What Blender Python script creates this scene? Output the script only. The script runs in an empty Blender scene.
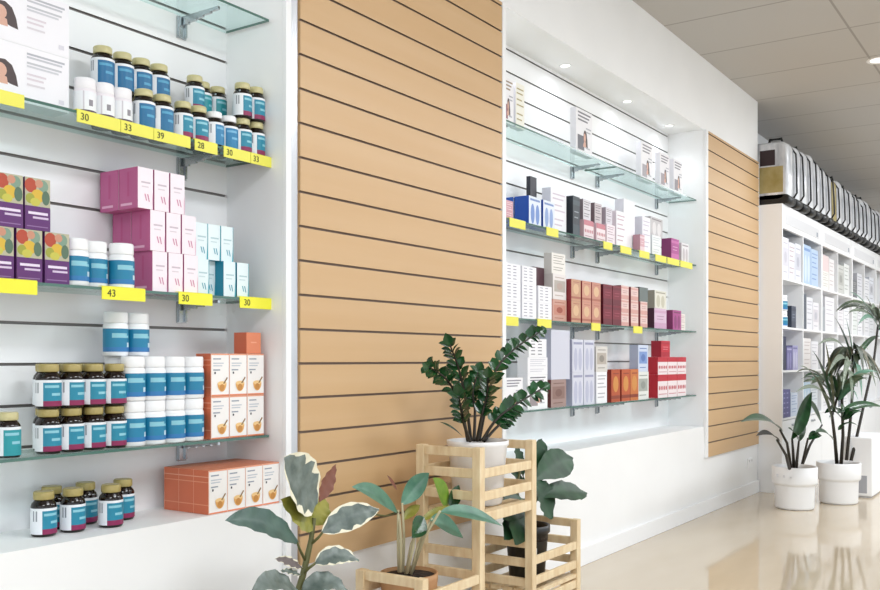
import bpy, bmesh, math, random
from mathutils import Vector, Matrix
random.seed(7)
SC = bpy.context.scene
COL = SC.collection
PI = math.pi

# ------------------------------------------------------------------ camera
F, CX, HY = 940.0, 440.0, 359.5
TH = math.atan2(635, 940); S, C = math.sin(TH), math.cos(TH)
CAMY, H = -1.879, 0.945
cam = bpy.data.cameras.new('camera')
camo = bpy.data.objects.new('camera', cam); COL.objects.link(camo)
camo.location = (0, CAMY, H); camo.rotation_euler = (PI/2, 0, TH - PI/2 + (PI/2 - 2*TH) * 0)
fwd = Vector((C, S, 0)); camo.rotation_euler = (PI/2, 0, math.atan2(fwd.y, fwd.x) - PI/2)
cam.sensor_width = 36; cam.lens = F/880*36; cam.shift_y = 64.5/880; cam.clip_start = .05
SC.camera = camo

def Xa(px, Y):
    a = (px-CX)/F
    t = (Y-CAMY)/(-a*C+S)
    return (a*S+C)*t
def at(px, py, Y):
    """the point of the vertical plane at depth Y that stands at that place of the photo"""
    a = (px-CX)/F
    t = (Y-CAMY)/(-a*C+S)
    return Vector(((a*S+C)*t, Y, H+(HY-py)/F*t))

# ------------------------------------------------------------------ materials
def lin(h):
    h = h.lstrip('#'); o = []
    for i in (0, 2, 4):
        c = int(h[i:i+2], 16)/255
        o.append(c/12.92 if c <= .04045 else ((c+.055)/1.055)**2.4)
    return (*o, 1)
MATS = {}
def mat(hexc, rough=.5, metal=0., name=None, spec=.5, coat=0.):
    key = (hexc, rough, metal, spec, coat)
    if key in MATS: return MATS[key]
    m = bpy.data.materials.new(name or 'paint_' + hexc.strip('#')); m.use_nodes = True
    b = m.node_tree.nodes['Principled BSDF']
    b.inputs['Base Color'].default_value = lin(hexc)
    b.inputs['Roughness'].default_value = rough
    b.inputs['Metallic'].default_value = metal
    b.inputs['Specular IOR Level'].default_value = spec
    if coat: b.inputs['Coat Weight'].default_value = coat
    MATS[key] = m
    return m
def noisy(name, c1, c2, scale=(1, 1, 1), rough=.5, bump=0., detail=4, spec=.5, nscale=1.0, sharp=None):
    m = bpy.data.materials.new(name); m.use_nodes = True
    nt = m.node_tree; N = nt.nodes; L = nt.links; b = N['Principled BSDF']
    tc = N.new('ShaderNodeTexCoord'); mp = N.new('ShaderNodeMapping'); mp.inputs['Scale'].default_value = scale
    nz = N.new('ShaderNodeTexNoise'); nz.inputs['Scale'].default_value = nscale; nz.inputs['Detail'].default_value = detail
    rp = N.new('ShaderNodeValToRGB'); rp.color_ramp.elements[0].color = lin(c1); rp.color_ramp.elements[1].color = lin(c2)
    lo, hi = sharp or (.3, .7)
    rp.color_ramp.elements[0].position = lo; rp.color_ramp.elements[1].position = hi
    L.new(tc.outputs['Object'], mp.inputs['Vector']); L.new(mp.outputs['Vector'], nz.inputs['Vector'])
    L.new(nz.outputs['Fac'], rp.inputs['Fac']); L.new(rp.outputs['Color'], b.inputs['Base Color'])
    b.inputs['Roughness'].default_value = rough; b.inputs['Specular IOR Level'].default_value = spec
    if bump:
        bp = N.new('ShaderNodeBump'); bp.inputs['Strength'].default_value = bump; bp.inputs['Distance'].default_value = .01
        L.new(nz.outputs['Fac'], bp.inputs['Height']); L.new(bp.outputs['Normal'], b.inputs['Normal'])
    return m
def glassy(name, tint, gloss=.1, edge=False, grough=.05):
    m = bpy.data.materials.new(name); m.use_nodes = True
    nt = m.node_tree; N = nt.nodes; L = nt.links; N.clear()
    out = N.new('ShaderNodeOutputMaterial'); mx = N.new('ShaderNodeMixShader'); tr = N.new('ShaderNodeBsdfTransparent')
    gl = N.new('ShaderNodeBsdfGlossy'); gl.inputs['Roughness'].default_value = grough
    tr.inputs['Color'].default_value = lin(tint)
    lw = N.new('ShaderNodeLayerWeight'); lw.inputs['Blend'].default_value = .5
    pw_ = N.new('ShaderNodeMath'); pw_.operation = 'POWER'; pw_.inputs[1].default_value = 4
    ml = N.new('ShaderNodeMath'); ml.operation = 'MULTIPLY_ADD'; ml.inputs[1].default_value = .35; ml.inputs[2].default_value = .03
    L.new(lw.outputs['Facing'], pw_.inputs[0]); L.new(pw_.outputs[0], ml.inputs[0])
    L.new(ml.outputs[0], mx.inputs['Fac']); L.new(tr.outputs[0], mx.inputs[1]); L.new(gl.outputs[0], mx.inputs[2])
    L.new(mx.outputs[0], out.inputs[0])
    return m
def emit(name, hexc, strength):
    m = bpy.data.materials.new(name); m.use_nodes = True
    b = m.node_tree.nodes['Principled BSDF']
    b.inputs['Base Color'].default_value = lin(hexc); b.inputs['Emission Color'].default_value = lin(hexc); b.inputs['Emission Strength'].default_value = strength
    return m

WHITE = mat('#f6f6f7', .45, name='white_paint')
WALLM = noisy('wall_paint', '#f4f4f4', '#f8f8f8', (3, 3, 3), .45)
SLATW = mat('#f7f7f8', .35, name='white_slatwall')
SLOTD = mat('#8e8a88', .6, name='slot_lining_shade')  # grey lining, its dark tone also carries shade of the unmodelled T-recess
SLOTB = mat('#8a7464', .6, name='brown_slot_lining_shade')  # same for the wood panels: recess shade put into the brown
WOODP = noisy('tan_laminate', '#cba577', '#d1ae83', (.5, 8, 14), .42, detail=5)
PINE = noisy('pine_wood', '#dcc096', '#ecd8b4', (6, 6, 1.5), .5, nscale=9, detail=5)
SILV = mat('#c9ccd2', .3, .35, name='grey_aluminium')
CHROME = mat('#b9bec2', .25, .85, name='chrome_metal')
GLASS = glassy('shelf_glass', '#f0faf9')
GEDGE = mat('#4f7268', .15, name='green_glass_edge')
YEL = mat('#f3ee3c', .5, name='yellow_tag')
YELP = mat('#f0ec84', .5, name='pale_yellow_tag')
INK = mat('#3a3a20', .6, name='tag_ink')
BLACK = mat('#121212', .4, name='black_plastic')
SOIL = noisy('potting_soil', '#17100b', '#3a2a1e', (60, 60, 60), .95, .6)

# ------------------------------------------------------------------ mesh builder
class MB:
    def __init__(s): s.v = []; s.f = []; s.m = []; s.mats = []; s.sm = []
    def mi(s, m):
        if m not in s.mats: s.mats.append(m)
        return s.mats.index(m)
    def face(s, idx, m, smooth=False): s.f.append(tuple(idx)); s.m.append(s.mi(m)); s.sm.append(smooth)
    def box(s, x0, x1, y0, y1, z0, z1, m, fm=None):
        """fm: dict of face name -> material ('front' -y,'back','left' -x,'right','top','bottom')"""
        b = len(s.v); fm = fm or {}
        for z in (z0, z1):
            for (x, y) in ((x0, y0), (x1, y0), (x1, y1), (x0, y1)): s.v.append((x, y, z))
        for nm, q in (('bottom', (3, 2, 1, 0)), ('top', (4, 5, 6, 7)), ('front', (0, 1, 5, 4)), ('right', (1, 2, 6, 5)), ('back', (2, 3, 7, 6)), ('left', (3, 0, 4, 7))):
            s.face([b+i for i in q], fm.get(nm, m))
    def poly(s, pts, m):
        b = len(s.v); s.v += [tuple(p) for p in pts]; s.face(range(b, b+len(pts)), m)
    def lathe(s, prof, m, n=24, cx=0, cy=0, smooth=True, cap0=True, cap1=True):
        """prof: list of (r, z) or (r, z, material of the band below)"""
        rings = []
        for p in prof:
            b = len(s.v)
            for k in range(n):
                a = 2*PI*k/n; s.v.append((cx+p[0]*math.cos(a), cy+p[0]*math.sin(a), p[1]))
            rings.append(b)
        for i in range(len(prof)-1):
            mm = prof[i+1][2] if len(prof[i+1]) > 2 else m
            for k in range(n):
                k2 = (k+1) % n
                s.face((rings[i]+k, rings[i]+k2, rings[i+1]+k2, rings[i+1]+k), mm, smooth)
        if cap0: s.face([rings[0]+k for k in reversed(range(n))], m)
        if cap1: s.face([rings[-1]+k for k in range(n)], prof[-1][2] if len(prof[-1]) > 2 else m)
    def tube(s, pts, r0, r1, m, n=8):
        pts = [Vector(p) for p in pts]; rings = []
        for i, p in enumerate(pts):
            t = (pts[min(i+1, len(pts)-1)] - pts[max(i-1, 0)]).normalized()
            u = t.cross(Vector((.31, .9, .2))).normalized(); w = t.cross(u)
            r = r0 + (r1-r0)*i/(len(pts)-1); b = len(s.v)
            for k in range(n):
                a = 2*PI*k/n; s.v.append(tuple(p + u*math.cos(a)*r + w*math.sin(a)*r))
            rings.append(b)
        for i in range(len(rings)-1):
            for k in range(n):
                k2 = (k+1) % n
                s.face((rings[i]+k, rings[i]+k2, rings[i+1]+k2, rings[i+1]+k), m, True)
        s.face([rings[0]+k for k in reversed(range(n))], m); s.face([rings[-1]+k for k in range(n)], m)
    def mesh(s, name):
        me = bpy.data.meshes.new(name); me.from_pydata(s.v, [], s.f)
        for m in s.mats: me.materials.append(m)
        me.polygons.foreach_set('material_index', s.m); me.polygons.foreach_set('use_smooth', s.sm)
        me.validate(); me.update()
        bm = bmesh.new(); bm.from_mesh(me); bmesh.ops.recalc_face_normals(bm, faces=bm.faces); bm.to_mesh(me); bm.free()
        return me
    def build(s, name, parent=None, loc=(0, 0, 0), rz=0., bevel=0.):
        return place(s.mesh(name), name, parent, loc, rz, bevel)
def place(me, name, parent=None, loc=(0, 0, 0), rz=0., bevel=0.):
    o = bpy.data.objects.new(name, me); COL.objects.link(o)
    o.location = loc; o.rotation_euler = (0, 0, rz); o.parent = parent
    if bevel:
        b = o.modifiers.new('edges', 'BEVEL'); b.width = bevel; b.segments = 2; b.limit_method = 'ANGLE'
    return o
def tag(o, label, cat, group=None):
    o['label'] = label; o['category'] = cat
    if group: o['group'] = group
    return o
def empty(name, loc, label, cat, group=None, rz=0.):
    o = bpy.data.objects.new(name, None); COL.objects.link(o); o.empty_display_size = .05
    o.location = loc; o.rotation_euler = (0, 0, rz)
    return tag(o, label, cat, group)
def struct(o): o['kind'] = 'structure'; return o
ORD = ['zeroth', 'first', 'second', 'third', 'fourth', 'fifth', 'sixth', 'seventh', 'eighth', 'ninth', 'tenth', 'eleventh', 'twelfth', 'thirteenth', 'fourteenth', 'fifteenth', 'sixteenth', 'seventeenth', 'eighteenth', 'nineteenth', 'twentieth']

# ------------------------------------------------------------------ setting
ZC = 2.785                 # ceiling
ZN0, ZN1 = .535, 2.35      # niche floor and soffit
N1A, N1B = -.5, 1.975      # near niche
N2A, N2B = 3.23, 5.66      # far niche
PA0, PA1 = 2.038, 3.198    # wide wood panel
PB0, PB1 = 5.70, 6.82
XE = 6.835                 # end of the long wall
YB = .226                  # niche back

b = MB()
FLOORM = noisy('polished_floor', '#beae95', '#cabba4', (.55, 1.6, 1), .07, .012, detail=3, nscale=1.6, spec=.75)
b.box(-3.5, 14, -6.5, .5, -.1, 0, FLOORM); struct(b.build('floor'))

# ceiling with a grid of tiles
CEILM = bpy.data.materials.new('ceiling_tiles'); CEILM.use_nodes = True
nt = CEILM.node_tree; N = nt.nodes; L = nt.links; bs = N['Principled BSDF']; bs.inputs['Roughness'].default_value = .9
tc = N.new('ShaderNodeTexCoord'); mp = N.new('ShaderNodeMapping'); mp.inputs['Location'].default_value = (-4.99+.6*20, 2.04+1.2*10, 0)
br = N.new('ShaderNodeTexBrick'); br.offset = 0; br.inputs['Scale'].default_value = 1
br.inputs['Brick Width'].default_value = .6; br.inputs['Row Height'].default_value = 1.2; br.inputs['Mortar Size'].default_value = .007
br.inputs['Mortar Smooth'].default_value = .2
br.inputs['Color1'].default_value = lin('#c0bdba'); br.inputs['Color2'].default_value = lin('#c1bebb'); br.inputs['Mortar'].default_value = lin('#9f9b97')
L.new(tc.outputs['Object'], mp.inputs['Vector']); L.new(mp.outputs[0], br.inputs['Vector']); L.new(br.outputs['Color'], bs.inputs['Base Color'])
b = MB(); b.box(-3.5, 14, -6.5, .5, ZC, ZC+.1, CEILM); struct(b.build('ceiling'))

# the long wall: bulkhead, dado below the niches, piers between them
b = MB()
b.box(-3.5, XE, 0, .5, ZN1, ZC, WALLM)
b.box(-3.5, XE, 0, .5, 0, ZN0, WALLM)
b.box(-3.5, N1A, 0, .5, ZN0, ZN1, WALLM)
b.box(N1B, N2A, 0, .5, ZN0, ZN1, WALLM)
b.box(N2B, XE, 0, .5, ZN0, ZN1, WALLM)
struct(b.build('wall_left'))

def slatwall(x0, x1, z0, z1, yf, face, slot, thick, name, zlow=0):
    b = MB(); g = .0038; dp = .008
    zs = [z for z in (.0333+.1*k for k in range(0, 30)) if max(z0+.02, zlow) < z < z1-.01]
    prof = [(yf, z0)]; mm = []
    for z in zs:
        prof += [(yf, z-g), (yf+dp, z-g), (yf+dp, z+g), (yf, z+g)]; mm += [face, slot, slot, slot]
    prof.append((yf, z1)); mm.append(face)
    for i in range(len(prof)-1):
        (ya, za), (yb, zb) = prof[i], prof[i+1]
        b.poly([(x0, ya, za), (x1, ya, za), (x1, yb, zb), (x0, yb, zb)], mm[i])
    # closed sides, top, bottom and back
    for x in (x0, x1):
        zz = [z0] + [q for z in zs for q in (z-g, z+g)] + [z1]
        for i in range(len(zz)-1):
            ya = yf if i % 2 == 0 else yf+dp
            b.poly([(x, ya, zz[i]), (x, yf+thick, zz[i]), (x, yf+thick, zz[i+1]), (x, ya, zz[i+1])], face)
    b.poly([(x0, yf, z0), (x1, yf, z0), (x1, yf+thick, z0), (x0, yf+thick, z0)], face)
    b.poly([(x0, yf, z1), (x1, yf, z1), (x1, yf+thick, z1), (x0, yf+thick, z1)], face)
    b.poly([(x0, yf+thick, z0), (x1, yf+thick, z0), (x1, yf+thick, z1), (x0, yf+thick, z1)], face)
    me = bpy.data.meshes.new(name); me.from_pydata(b.v, [], b.f)
    for m in b.mats: me.materials.append(m)
    me.polygons.foreach_set('material_index', b.m); me.update()
    return place(me, name)
struct(slatwall(N1A, N1B, ZN0, ZN1, YB, SLATW, SLOTD, .2, 'wall_niche_1', .7))
struct(slatwall(N2A, N2B, ZN0, ZN1, YB, SLATW, SLOTD, .2, 'wall_niche_2', .7))
tag(slatwall(PA0, PA1, .345, ZN1, -.0125, WOODP, SLOTB, .012, 'slatwall_panel'), 'wide tan wood slat panel behind the plant stand, between the two niches', 'wall panel', 'tan slat panels')
tag(slatwall(PB0, PB1, .345, ZN1, -.0125, WOODP, SLOTB, .012, 'slatwall_panel'), 'tan wood slat panel at the wall end, beside the white shelving units', 'wall panel', 'tan slat panels')
for i, (x0, x1, y, m, z0) in enumerate(((N1B, 1.997, -.016, WHITE, 0), (1.997, 2.034, -.006, SILV, 0), (PA1+.001, N2A-.004, -.016, WHITE, .345), (N2B+.004, PB0-.001, -.016, WHITE, .345), (PB1+.001, XE, -.012, WHITE, .345))):
    b = MB(); b.box(x0, x1, y, 0, z0, ZN1, m); struct(b.build('trim_%d' % (i+1), bevel=.002))
b = MB(); b.box(2.04, XE, -.014, 0, 0, .085, WHITE); struct(b.build('baseboard_left', bevel=.003))
b = MB(); b.box(XE, 14, .26, .5, 0, ZC, WALLM); struct(b.build('wall_alcove'))
b = MB(); b.box(14, 14.2, -6.5, .5, 0, ZC, WALLM); struct(b.build('wall_far'))

# power socket low on the wall
so = MB(); so.box(-.058, .058, -.008, 0, -.036, .036, WHITE); so = so.build('wall_socket', None, (6.63, 0, .225), bevel=.003)
tag(so, 'white double power socket low on the wall below the far slat panel', 'socket')
for k in (-1, 1):
    sw = MB(); sw.box(k*.03-.006, k*.03+.006, -.011, -.008, .008, .024, mat('#d5d5d5', .4)); sw.build('switch', so)

# ------------------------------------------------------------------ lamps
EM = emit('lamp_diffuser', '#fffaf2', 2.5)
def downlight(x, y, z, label, power, ang, tint=(.88, .94, 1), r=.03):
    e = empty('downlight', (x, y, z), label, 'downlight', 'recessed downlights')
    b = MB(); b.lathe([(r*.72, -.001), (r, -.004), (r*1.04, 0)], WHITE, 28, cap0=False, cap1=False)
    b.lathe([(r*.72, -.001), (r*.68, .004)], CHROME, 28, cap0=False, cap1=False); b.build('bezel', e)
    b = MB(); b.lathe([(r*.7, -.0012), (r*.68, -.0006)], EM, 28); b.build('diffuser', e)
    l = bpy.data.lights.new('downlight_beam', 'SPOT'); l.energy = power; l.spot_size = math.radians(ang); l.spot_blend = .8; l.color = tint; l.shadow_soft_size = .09
    lo = bpy.data.objects.new('downlight_beam', l); COL.objects.link(lo); lo.location = (x, y, z-.02)
    return e
P_N = 5
for x, w in ((.15, 'leftmost of three over the near niche'), (.95, 'middle of three over the near niche'), (1.6, 'closest to the near niche side wall')):
    downlight(x, .14, ZN1, 'small recessed white downlight in the soffit, ' + w, P_N*.62, 150)
for x, w in ((3.33, 'nearest the wide wood panel'), (4.06, 'second from the wide wood panel'), (4.81, 'third from the wide wood panel'), (5.45, 'nearest the far slat panel')):
    downlight(x, .14, ZN1, 'small recessed white downlight in the far niche soffit, ' + w, P_N, 150)
downlight(6.3, -.88, ZC, 'bright recessed downlight in the tiled ceiling beyond the bulkhead', 30, 150, r=.07)
# bare area lights under the ceiling, out of view, added to light the shop
def area(x, y, sx, sy, p, tint=(.92, .96, 1)):
    l = bpy.data.lights.new('ceiling_fill', 'AREA'); l.shape = 'RECTANGLE'; l.size = sx; l.size_y = sy; l.energy = p; l.color = tint
    o = bpy.data.objects.new('ceiling_fill', l); COL.objects.link(o); o.location = (x, y, ZC-.02)
for x in (-.5, 2, 4.5, 7, 9.5): area(x, -2.4, 1.2, .6, 55)
for x in (7.6, 10): area(x, -1.75, 1.2, .6, 22)  # extra fill, added to brighten the white shelving units
w = bpy.data.worlds.new('daylight'); SC.world = w; w.use_nodes = True
w.node_tree.nodes['Background'].inputs[0].default_value = (.86, .935, 1, 1); w.node_tree.nodes['Background'].inputs[1].default_value = 1.75

# ------------------------------------------------------------------ glass shelves and brackets
SZ = {'top': 1.925, 'upper': 1.525, 'middle': 1.118, 'lower': .728}
YS0, YS1 = .045, .221
def shelf(x0, x1, z, label):
    b = MB(); b.box(x0, x1, YS0, YS1, z-.007, z, GLASS, {'front': GEDGE, 'left': GEDGE, 'right': GEDGE})
    tag(b.build('glass_shelf'), label, 'shelf', 'glass shelves')
    for o in ():
        pass
for nm, z in SZ.items():
    shelf(.735, 1.968, z, f'green-edged glass shelf in the near niche, {nm} of its four')
    shelf(N2A+.006, 4.442, z, f'glass shelf in the far niche, {nm} of four, half nearest the wide wood panel')
    shelf(4.448, N2B-.006, z, f'glass shelf in the far niche, {nm} of four, half nearest the far slat panel')
br_mesh = None
def bracket(x, z, label):
    global br_mesh
    e = empty('shelf_bracket', (x, YB, z-.008), label, 'bracket', 'shelf brackets')
    if br_mesh is None:
        b1 = MB(); b1.box(-.016, .016, -.006, -.0005, -.062, -.001, CHROME)
        for k in (-1, 1): b1.box(k*.011-.003, k*.011+.003, -.012, -.006, -.058, -.002, CHROME)
        b2 = MB()
        for q in range(5):
            y0 = -.006-.03*q
            b2.box(-.004, .004, y0-.03, y0, -.026+.004*q, -.0012, CHROME)
        br_mesh = (b1.mesh('back_plate'), b2.mesh('arm'))
    place(br_mesh[0], 'back_plate', e); place(br_mesh[1], 'arm', e)
for nm, z in SZ.items():
    for x, w in ((.85, 'near its left end'), (1.80, 'toward the niche side wall')):
        bracket(x, z, f'chrome bracket under the {nm} glass shelf of the near niche, {w}')
    for x, w in ((3.38, 'beside the wide wood panel'), (4.30, 'left of the glass joint'), (4.60, 'right of the glass joint'), (5.45, 'nearest the far slat panel')):
        bracket(x, z, f'chrome bracket under {nm} glass shelf of far niche, {w}')

# ------------------------------------------------------------------ price tags
TXT = {}
def text_mesh(s, size):
    if (s, size) not in TXT:
        c = bpy.data.curves.new('figures', 'FONT'); c.body = s; c.size = size; c.extrude = .0003; c.align_x = 'LEFT'; c.align_y = 'CENTER'
        o = bpy.data.objects.new('figures', c); COL.objects.link(o)
        bpy.context.view_layer.update()
        me = bpy.data.meshes.new_from_object(o.evaluated_get(bpy.context.evaluated_depsgraph_get()))
        bpy.data.objects.remove(o); me.materials.clear(); me.materials.append(INK); TXT[(s, size)] = me
    return TXT[(s, size)]
def price_tag(x0, x1, ztop, label, txt=None, h=.03, m=YEL, tilt=0.):
    e = empty('price_tag', ((x0+x1)/2, YS0-.0006, ztop), label, 'price tag', 'yellow shelf price tags')
    w = (x1-x0)/2
    b = MB(); b.box(-w, w, -.0025, 0, -h, 0, m); b.box(-w, w, -.0008, .012, .0005, .0015, m); b.build('ticket', e)
    if txt:
        t = place(text_mesh(txt, h*.8), 'figures', e, (-w+.008 if w < .06 else -w+.014, -.0031, -h*.52)); t.rotation_euler = (PI/2, 0, 0)
    return e
def tags(row, z, where, m=YEL, h=.03):
    n = len(row)
    for i, (a, c, t) in enumerate(row):
        say = f'with the figures {t}' if t else 'blank'
        price_tag(Xa(a, YS0)+.001, Xa(c, YS0)-.001, z, f'yellow price tag {say}, {ORD[i+1]} from left on {where}', t, h, m)
tags([(-10, 24, None), (76, 120, '30'), (120, 153, '33'), (153, 190, '39'), (194, 217, '28'), (223, 250, '30'), (250, 277, '33')], SZ['upper']+.002, 'near niche upper shelf', mat('#efe95e', .5), .029)
tags([(-20, 37, None), (101, 145, '43'), (178, 212, '30'), (239, 271, '30')], SZ['middle']+.002, 'near niche middle shelf', YEL, .031)
tags([(509, 525, None), (546, 558, None), (603, 612, None), (620, 631, None), (639, 649, None), (655, 666, None), (667, 679, None), (680, 692, None)], SZ['upper']+.002, 'far niche upper shelf', mat('#eee75a', .5), .036)
tags([(505, 518, None), (537, 551, None), (591, 600, None), (633, 642, None)], SZ['middle']+.002, 'far niche middle shelf', mat('#eee75a', .5), .036)

# ------------------------------------------------------------------ jars and tubs
AMBER = mat('#190e0a', .12, name='amber_glass'); GOLD = mat('#c9c08f', .35, .05, name='cream_gold_cap'); LW = mat('#eef0f4', .4, name='white_label')
TEAL = mat('#1f86a6', .4); TEALD = mat('#156487', .4); TEALL = mat('#8cc7d6', .4); MARO = mat('#8b1f52', .4); BARC = mat('#8f939a', .5); BLUE2 = mat('#2f78b4', .4); BLUEL = mat('#74b4d8', .4)
TEALG = mat('#2496a0', .4)
def label_shell(r, z0, z1, fn, n=48, rows=10):
    b = MB(); vs = []
    for j in range(rows+1):
        for k in range(n):
            a = -PI/2 + 2*PI*k/n
            b.v.append((r*math.cos(a), r*math.sin(a), z0+(z1-z0)*j/rows))
    for j in range(rows):
        for k in range(n):
            k2 = (k+1) % n
            ph = ((k+.5)/n*360+180) % 360 - 180       # 0 = facing the aisle, positive to the right
            b.face((j*n+k, j*n+k2, (j+1)*n+k2, (j+1)*n+k), fn(ph, (j+.5)/rows), True)
    return b
def lab_blue(main, light, band):
    def fn(ph, v):
        if -48 < ph < 62:
            if band is not None and v < .2: return band
            if v > .9: return LW
            if .55 < v < .62 and -30 < ph < 35 or .7 < v < .8 and -34 < ph < 30 or .4 < v < .5 and -10 < ph < 40: return light
            return main
        if -92 < ph < -62 and .45 < v < .95: return BARC if int((ph+200)/7.5) % 2 else LW
        if band is not None and v < .1 and 62 <= ph < 80: return band
        return LW
    return fn
def jar_set(r, h, cap, fn, body=AMBER, lab=(.09, .66), n=24):
    ch = h*.17; hb = h-ch; cr = r*.8
    b = MB(); b.lathe([(r*.9, 0), (r*.985, .004), (r, .008), (r, hb*.80), (r*.93, hb*.88), (r*.74, hb*.955), (r*.7, hb)], body, n)
    c = MB(); c.lathe([(cr, hb-.001), (cr*1.02, hb+.002), (cr*1.02, h-.003), (cr*.93, h)], cap, n)
    l = label_shell(r+.0007, h*lab[0], h*lab[1], fn)
    return [('jar_body', b.mesh('jar_body')), ('cap', c.mesh('cap')), ('label_sleeve', l.mesh('label_sleeve'))]
def tub_set(r, h):
    ch = h*.24; hb = h-ch
    wt = mat('#f4f5f7', .3, name='white_tub')
    b = MB(); b.lathe([(r*.94, 0), (r, .004), (r, hb*.9), (r*.93, hb*.97), (r*.86, hb)], wt, 24)
    c = MB(); c.lathe([(r*.93, hb-.001), (r*.96, hb+.002), (r*.96, h-.004), (r*.9, h)], mat('#f7f7f8', .35, name='white_lid'), 24)
    def fn(ph, v):
        if abs(ph) > 112: return LW
        if v < .16: return BLUE2
        if .74 < v < .84 and -55 < ph < 20 or .58 < v < .66 and -50 < ph < 35: return TEALL
        if .2 < v < .4 and 22 < ph < 45: return mat('#cfe6f2', .4)
        return mat('#1c7fa5', .4)
    l = label_shell(r+.0006, h*.1, h*.62, fn)
    return [('tub_body', b.mesh('tub_body')), ('lid', c.mesh('lid')), ('label_sleeve', l.mesh('label_sleeve'))]
def small_white_set(r, h):
    wt = mat('#efe9ee', .35, name='small_white_jar')
    b = MB(); b.lathe([(r*.93, 0), (r, .004), (r, h*.66), (r*.9, h*.72)], wt, 24)
    c = MB(); c.lathe([(r*.92, h*.7), (r*.95, h*.72), (r*.95, h*.97), (r*.88, h)], mat('#f4f1f4', .35), 24)
    def fn(ph, v):
        if v < .12 and -70 < ph < 60: return mat('#4b2f55', .4)
        if .3 < v < .6 and -6 < ph < 14: return mat('#8d8890', .4)
        if .66 < v < .74 and -30 < ph < 30: return mat('#c9b9cf', .4)
        return LW if int(ph+400) % 90 > 6 else mat('#cfc9d2', .4)
    l = label_shell(r+.0006, h*.06, h*.62, fn)
    return [('jar_body', b.mesh('jar_body')), ('lid', c.mesh('lid')), ('label_sleeve', l.mesh('label_sleeve'))]
def put(parts, name, x, y, z, rz, label, cat, group):
    e = empty(name, (x, y, z+.0006), label, cat, group, rz)
    for nm, me in parts: place(me, nm, e)
    return e
G = 'supplement jars in the near niche'
JB = jar_set(.0285, .102, GOLD, lab_blue(mat('#1c6d9c', .4), mat('#4f9fc4', .4), None), lab=(.04, .68))
JT = jar_set(.0265, .1, GOLD, lab_blue(TEALG, TEALL, None), lab=(.05, .68))
JM = jar_set(.0264, .1, GOLD, lab_blue(mat('#1f86a2', .4), TEALL, MARO), lab=(.06, .67))
JW = jar_set(.026, .096, mat('#f2f2f4', .35), lab_blue(mat('#2a7fb0', .4), BLUEL, None), lab=(.05, .68))
JD = jar_set(.0285, .103, mat('#ab9a5e', .35, .05), lab_blue(mat('#1f86a2', .4), TEALL, MARO), lab=(.06, .64))
TB = tub_set(.031, .112)
SWJ = small_white_set(.026, .088)
rj = lambda: random.uniform(-.28, .2)
zu = SZ['upper']
# upper glass shelf, near niche
for i, x in enumerate((1.385, 1.437, 1.489)):
    put(SWJ, 'small_jar', x, .08, zu, rj(), f'small white jar with dark base band, {ORD[i+1]} of three on the upper shelf edge', 'jar', 'small white jars')
for i, x in enumerate((1.556, 1.614)):
    put(JB, 'supplement_jar', x, .08, zu, rj(), f'brown jar with blue label, {("left", "right")[i]} one of the front pair beside the small white jars', 'jar', G)
for i, x in enumerate((1.486, 1.545, 1.603, 1.661)):
    put(JB, 'supplement_jar', x, .15, zu, rj(), f'brown jar carrying another, {ORD[i+1]} in back row behind the small white jars', 'jar', G)
    put(JB, 'supplement_jar', x, .15, zu+.1028, rj(), f'brown blue-label jar stacked on top, {ORD[i+1]} from left of four above small white jars', 'jar', G)
for i, x in enumerate((1.682, 1.736)):
    put(JM, 'supplement_jar', x, .08, zu, rj(), f'brown teal-label jar on the upper shelf above its bracket, {("left", "right")[i]} of the front pair', 'jar', G)
put(JM, 'supplement_jar', 1.772, .136, zu, rj(), 'brown jar at the back of upper shelf, under the lone raised jar', 'jar', G)
put(JM, 'supplement_jar', 1.772, .136, zu+.1008, -.1, 'lone brown jar raised on another, standing apart over the upper shelf bracket', 'jar', G)
for i, x in enumerate((1.825, 1.882)):
    put(JT, 'supplement_jar', x, .165, zu, rj(), f'brown teal-label jar half hidden behind white-capped jars, {("left", "right")[i]} of two', 'jar', G)
    put(JT, 'supplement_jar', x, .165, zu+.1006, rj(), f'brown teal-label jar raised at the back between single jar and end cluster, {("left", "right")[i]} one', 'jar', G)
for i, x in enumerate((1.79, 1.843)):
    put(JW, 'supplement_jar', x, .078, zu, rj(), f'white-capped brown jar, {("left", "right")[i]} of the pair at the right of upper shelf', 'jar', G)
for i, x in enumerate((1.947, 1.947)):
    y = (.077, .135)[i]
    w = ('front', 'back')[i]
    put(JM, 'supplement_jar', x, y, zu, rj(), f'brown gold-capped jar by the niche side wall, lower layer, {w} one', 'jar', G)
    put(JM, 'supplement_jar', x, y, zu+.1008, rj(), f'brown gold-capped jar by the niche side wall, top layer, {w} one', 'jar', G)
put(JM, 'supplement_jar', 1.8945, .077, zu, rj(), 'brown gold-capped jar right of the white-capped pair, bottom layer', 'jar', G)
put(JM, 'supplement_jar', 1.8945, .077, zu+.1008, rj(), 'brown gold-capped jar in the top layer, just right of the white-capped pair', 'jar', G)
# lower glass shelf, near niche
zl = SZ['lower']
for lay in (0, 1):
    for rw, yy, dx in ((0, .085, 0), (1, .148, .035)):
        for i, x in enumerate((1.292, 1.352, 1.412, 1.472)[:4-rw]):
            put(JD, 'supplement_jar', x+dx, yy, zl+lay*.1034, rj(), f'dark brown maroon-banded jar, {ORD[i+1]} in {("front", "back")[rw]} row, {("bottom", "top")[lay]} layer of lower shelf stack', 'jar', G)
put(JT, 'supplement_jar', 1.19, .08, zl, -.1, 'single brown jar with teal label alone at left of lower shelf', 'jar', G)
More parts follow.
